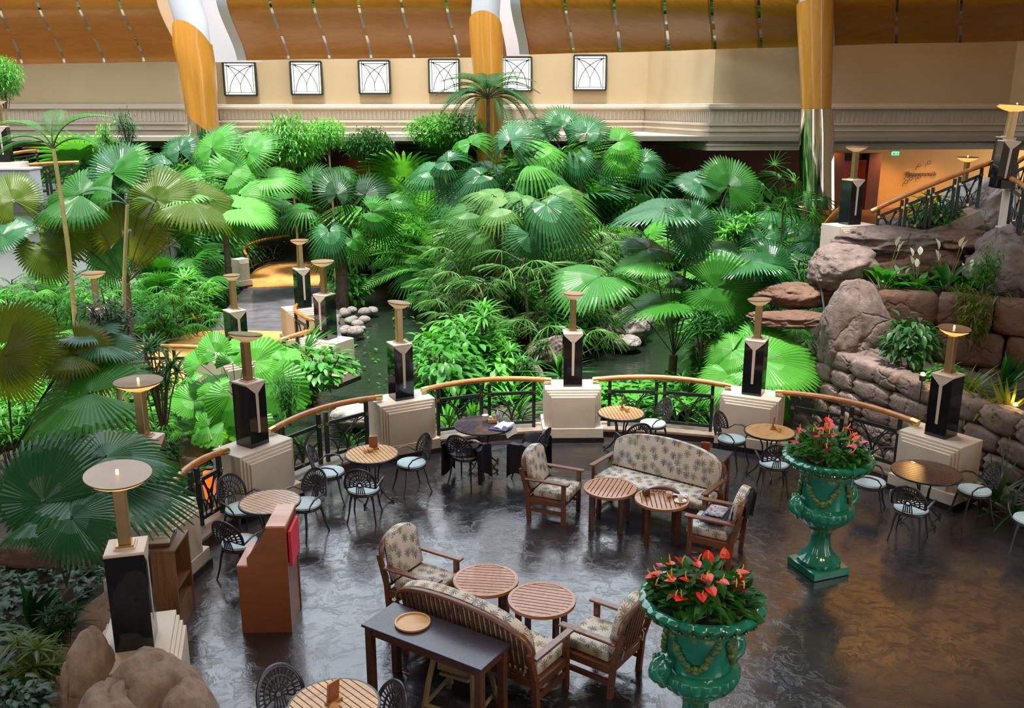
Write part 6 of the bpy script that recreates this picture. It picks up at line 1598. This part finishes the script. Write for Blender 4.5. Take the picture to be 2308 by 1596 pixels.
p = pt(2266, 478, 19.2); pb = thing('balustrade_pier', 'tall cream pier under the nearer upper right lamp', 'pier', (p.x + .12, 19.2, p.z - .55), -.1)
part('stepped_body', MB().box((0, 0, .5), (.30, .42, 1.0), bev=.01).box((.03, -.02, .45), (.24, .5, .9), bev=.01).box((0, 0, .12), (.36, .5, .24), bev=.01), M['pier'], pb, uv=False)
def rail_px(label, a, b, H=.98, panels=2, bow=0):
    """from top points (px, py, Y)"""
    A, B = pt(*a), pt(*b); d = B - A; n_ = Vector((-d.y, d.x, 0)).normalized(); A -= Vector((0, 0, H)); B -= Vector((0, 0, H))
    return railing(label, A, B, 0, 0, H, panels, P=lambda t: A.lerp(B, t) + n_ * (bow * 4 * t * (1 - t)))
rail_px('rising stair railing in front of the lettered lobby wall', (1965, 476, 19.8), (2236, 366, 19.6), .98, 4)
sa, sb = pt(1965, 476, 19.8), pt(2236, 366, 19.6)
struct('floor_stair', MB().bar(sa + Vector((0, .75, -1.14)), sb + Vector((0, .75, -1.14)), 1.6, .3), M['kerb'], uv=False, smooth=False)
rail_px('short railing left of the lobby stair lamp', (1850, 520, 21.0), (1900, 465, 20.2), .98, 1)
rail_px('railing at the right edge going down from the upper lamp', (2278, 402, 19.0), (2345, 455, 16.5), .98, 2)
rail_px('dark railing rising at the far right edge', (2284, 372, 20.5), (2360, 335, 19.0), .98, 2)
rail_px('second stair railing seen through the rising one', (2165, 455, 23.0), (2236, 400, 22.5), .9, 2)
rail_px('gallery railing at the left edge', (-30, 384, 27.0), (178, 366, 27.0), .98, 3)
rail_px('short curved gallery railing behind the white box', (-10, 354, 29.0), (86, 340, 29.0), .9, 1, .4)
a, b = pt(-40, 384, 25.5), pt(84, 520, 25.5)
wbx = thing('planter_box', 'white plaster planter box at the left edge gallery', 'planter', ((a.x + b.x) / 2, 25.8, b.z))
part('box', MB().box((0, 0, (a.z - b.z) / 2), (b.x - a.x, .6, a.z - b.z), bev=.02), M['white_plaster'], wbx, uv=False); part('coping', MB().box((0, 0, a.z - b.z + .03), (b.x - a.x + .08, .68, .06), bev=.01), M['white_plaster'], wbx, uv=False)
P0, P1 = at(545, 652, 0), at(655, 592, 0)
sp_ = pier('slim white pier at the near end of the far bridge', at(546, 648, 0), .9); sp_.scale = (.42, .6, 1)
tmpb = [P0, P1]
railing('curved railing along the far timber bridge', P0 + Vector((.1, .6, 0)), P1 + Vector((0, .4, 0)), .7, 0, .98, 3)
railing('railing in front of the near timber bridge', at(300, 893, .0), at(488, 893, .0), .0, 0, 1.0, 2)
pier('cream pier at the right end of the near bridge railing', at(510, 893, 0), 0.05)
pier('cream pier at the left end of the near bridge railing', at(282, 893, 0), .0)
railing('curved railing between the two path lamps', at(694, 765, 0), at(716, 818, 0), -.35, 0, .98, 2)
railing('handrail at the right end of the near bridge', at(640, 868, 0), at(712, 842, 0), -.1, 0, .98, 1)
pier('white pier at the far side of the stream by the palm trunk', at(800, 598, 0), .2)
# uplights hidden in the planting
for i, (x, y, Y, e, c) in enumerate(((497, 1008, 12.6, 25, 1), (2080, 846, 14.6, 30, 1), (2297, 852, 13.6, 18, 1), (1283, 688, 22.0, 40, 1), (478, 722, 19.5, 25, 1), (250, 505, 21.2, 55, 1), (120, 610, 20.0, 70, 1), (430, 600, 21.6, 40, 1), (1297, 718, 21.6, 20, 1))):
    p = pt(x, y, Y) if i in (1, 2) else (at(x, y, -.2) if i not in (5, 6, 7) else pt(x, y, Y))
    if i == 2: p.z -= .45
    if i not in (1, 2): p.z = ground(p.x, p.y) + .22
    t = thing('garden_uplight', 'small warm uplight ' + ['behind the left railing', 'low in the wall planter near the lamp', 'at the right end of the wall planter', 'among stems behind the middle lamp', 'in the bed left of the path', 'under the yellow fan palm', 'at the far left under the olive leaves', 'beside the feather palm trunks', 'low by the pool edge'][i], 'garden light', p)
    part('housing', MB().lathe([(.03, -.10), (.05, -.09), (.055, 0), (.045, .005)], 14), M['black_iron'], t, uv=False); part('lens', MB().ball((0, 0, .012), .04, 10, 6), M['uplight'], t, uv=False); part('spike', MB().tube([(0, 0, -.1), (0, 0, -.5)], .012, 5), M['black_iron'], t, uv=False)
    l = bpy.data.lights.new('uplight_lamp', 'POINT'); l.energy = e; l.color = (1, .55, .18); l.shadow_soft_size = .06; l.specular_factor = .2
    lo = bpy.data.objects.new('uplight_lamp', l); COL.objects.link(lo); lo.location = p + Vector((0, -.05, .12))
p = at(488, 1092, .45); p = Vector((p.x - .18, p.y + .3, .30))
ln = thing('garden_lantern', 'glowing orange lantern behind the left iron railing', 'lantern', p)
part('shade', MB().lathe([(.02, -.26), (.10, -.22), (.13, .0), (.11, .22), (.03, .27)], 6), M['lantern'], ln, uv=False, smooth=False); part('frame', MB().tube([(0, 0, -.42), (0, 0, -.25)], .03, 6).box((0, 0, .28), (.10, .10, .03)), M['black_iron'], ln, uv=False)
cbx = [pt(1850, 640, 18.4), pt(1868, 600, 18.6), pt(1862, 560, 18.8), pt(1858, 700, 17.8), pt(1830, 760, 17.3)]
single('cable', MB().tube([cbx[2], cbx[1], cbx[0], cbx[3], cbx[4]], .02, 6), M['black_iron'], 'dark cable hanging over the rocks left of the tall boulder', 'cable', uv=False)
# ================================================================== ROOF, LIGHT, CAMERA
# glazed roof over the garden, solid roof over the lounge
struct('ceiling', MB().box((0, .5, 14.2), (48, 25, .3)), M['ceil'], uv=False, smooth=False)
struct('ceiling_right', MB().box((14.5, 23, 14.2), (15, 30, .3)), M['wall'], uv=False, smooth=False)
struct('wall_front', MB().box((0, -12, 7), (48, .3, 16)), M['wall'], uv=False, smooth=False)
gb = MB()
for k in range(10): gb.bar((-22, 9 + k * 3.1, 14.3), (7, 9 + k * 3.1, 14.3), .22, .3)
for k in range(8): gb.bar((-22 + k * 4.1, 8, 14.4), (-22 + k * 4.1, 40, 14.4), .18, .25)
struct('ceiling_rafters', gb, M['white_plaster'], uv=False, smooth=False)

# clerestory glazing bars above the rear wall
cb_ = MB()
for x in (-12.2, -9.2, -6.9, -5.9, -3.0, -.6, .6, 3.2, 5.6): cb_.box((x, 40, 12.7), (.9 if x in (-6.9, .6) else .35, .35, 4.2))
cb_.box((-3.3, 40, 12.6), (18, .25, .2))
struct('wall_clerestory', cb_, M['wall'], uv=False, smooth=False)
w = bpy.data.worlds.new('daylight_sky'); SC.world = w; w.use_nodes = True
bg = w.node_tree.nodes['Background']; bg.inputs[0].default_value = (.80, .90, 1.0, 1); bg.inputs[1].default_value = SKY
def lamp(name, ty, loc, energy, color, **k):
    l = bpy.data.lights.new(name, ty); l.energy = energy; l.color = color
    for a, v in k.items():
        if a != 'to': setattr(l, a, v)
    o = bpy.data.objects.new(name, l); COL.objects.link(o); o.location = loc
    if 'to' in k: o.rotation_euler = (Vector(k['to']) - Vector(loc)).to_track_quat('-Z', 'Y').to_euler()
    return o
pl = lamp('skylight_portal', 'AREA', (-7.5, 26.4, 14.15), 1, (1, 1, 1), shape='RECTANGLE', size=29, size_y=26.8)
pl.data.cycles.is_portal = True
pl2 = lamp('clerestory_portal', 'AREA', (-3.3, 39.7, 12.8), 1, (1, 1, 1), shape='RECTANGLE', size=18, size_y=4.4, to=(-3.3, 20, 12.8)); pl2.data.cycles.is_portal = True
lamp('sun', 'SUN', (0, 20, 30), SUN, (1, .96, .88), angle=math.radians(7), to=(1.5, 24.5, 0))
# warm downlights in the lobby and along the walls
for (x, y, z, e) in ((16.5, 40.6, 4.3, 420), (18.6, 40.6, 4.3, 300), (14.0, 41.0, 4.3, 200), (13, 37.5, 4.3, 90)):
    lamp('lobby_downlight', 'SPOT', (x, y, z), e, (1, .56, .20), spot_size=1.9, spot_blend=.9, shadow_soft_size=.15, to=(x, y + .5, 0))
for x in (-18, -12, -6, 0, 5, 9.5):
    lamp('rear_corridor_light', 'SPOT', (x, 40.8, 4.4), 160, (1, .62, .36), spot_size=2.4, spot_blend=.9, shadow_soft_size=.2, to=(x, 41.3, 0))
# added warm fill lights above the right canopy: lit ceiling warms the floor reflection
for x in (9.5, 13, 16.5): lamp('added_warm_fill', 'AREA', (x, 31.2, 11.6), 320, (1, .60, .25), shape='RECTANGLE', size=2.4, size_y=.4, to=(x, 31.9, 14.2))
# warm room light over the lounge
for (x, y, e) in ((-2.5, 1.0, 180), (4.5, 1.0, 480), (8.5, 1.5, 480)):
    lamp('lounge_ceiling_light', 'AREA', (x, y, 13.6), e, (1, .72, .45), shape='DISK', size=2.0, to=(x, y + 2, 0))
SC.view_settings.view_transform = 'Standard'; SC.view_settings.look = 'None'
SC.view_settings.exposure = EXPO; SC.view_settings.gamma = 1
SC.view_settings.use_curve_mapping = False
cam = bpy.data.cameras.new('camera'); cam.sensor_width = 36; cam.lens = 36 * F / 2308; cam.clip_end = 300
co_ = bpy.data.objects.new('camera', cam); COL.objects.link(co_)
co_.location = (0, 0, HC); co_.rotation_euler = (PI / 2 - PIT, 0, 0)
SC.camera = co_
cy = SC.cycles
cy.use_denoising = True; cy.denoiser = 'OPENIMAGEDENOISE'
cy.use_adaptive_sampling = True; cy.adaptive_threshold = .025
cy.max_bounces = 6; cy.diffuse_bounces = 3; cy.glossy_bounces = 3; cy.transmission_bounces = 3; cy.transparent_max_bounces = 4
cy.sample_clamp_indirect = 6; cy.caustics_reflective = False; cy.caustics_refractive = False; cy.blur_glossy = .5
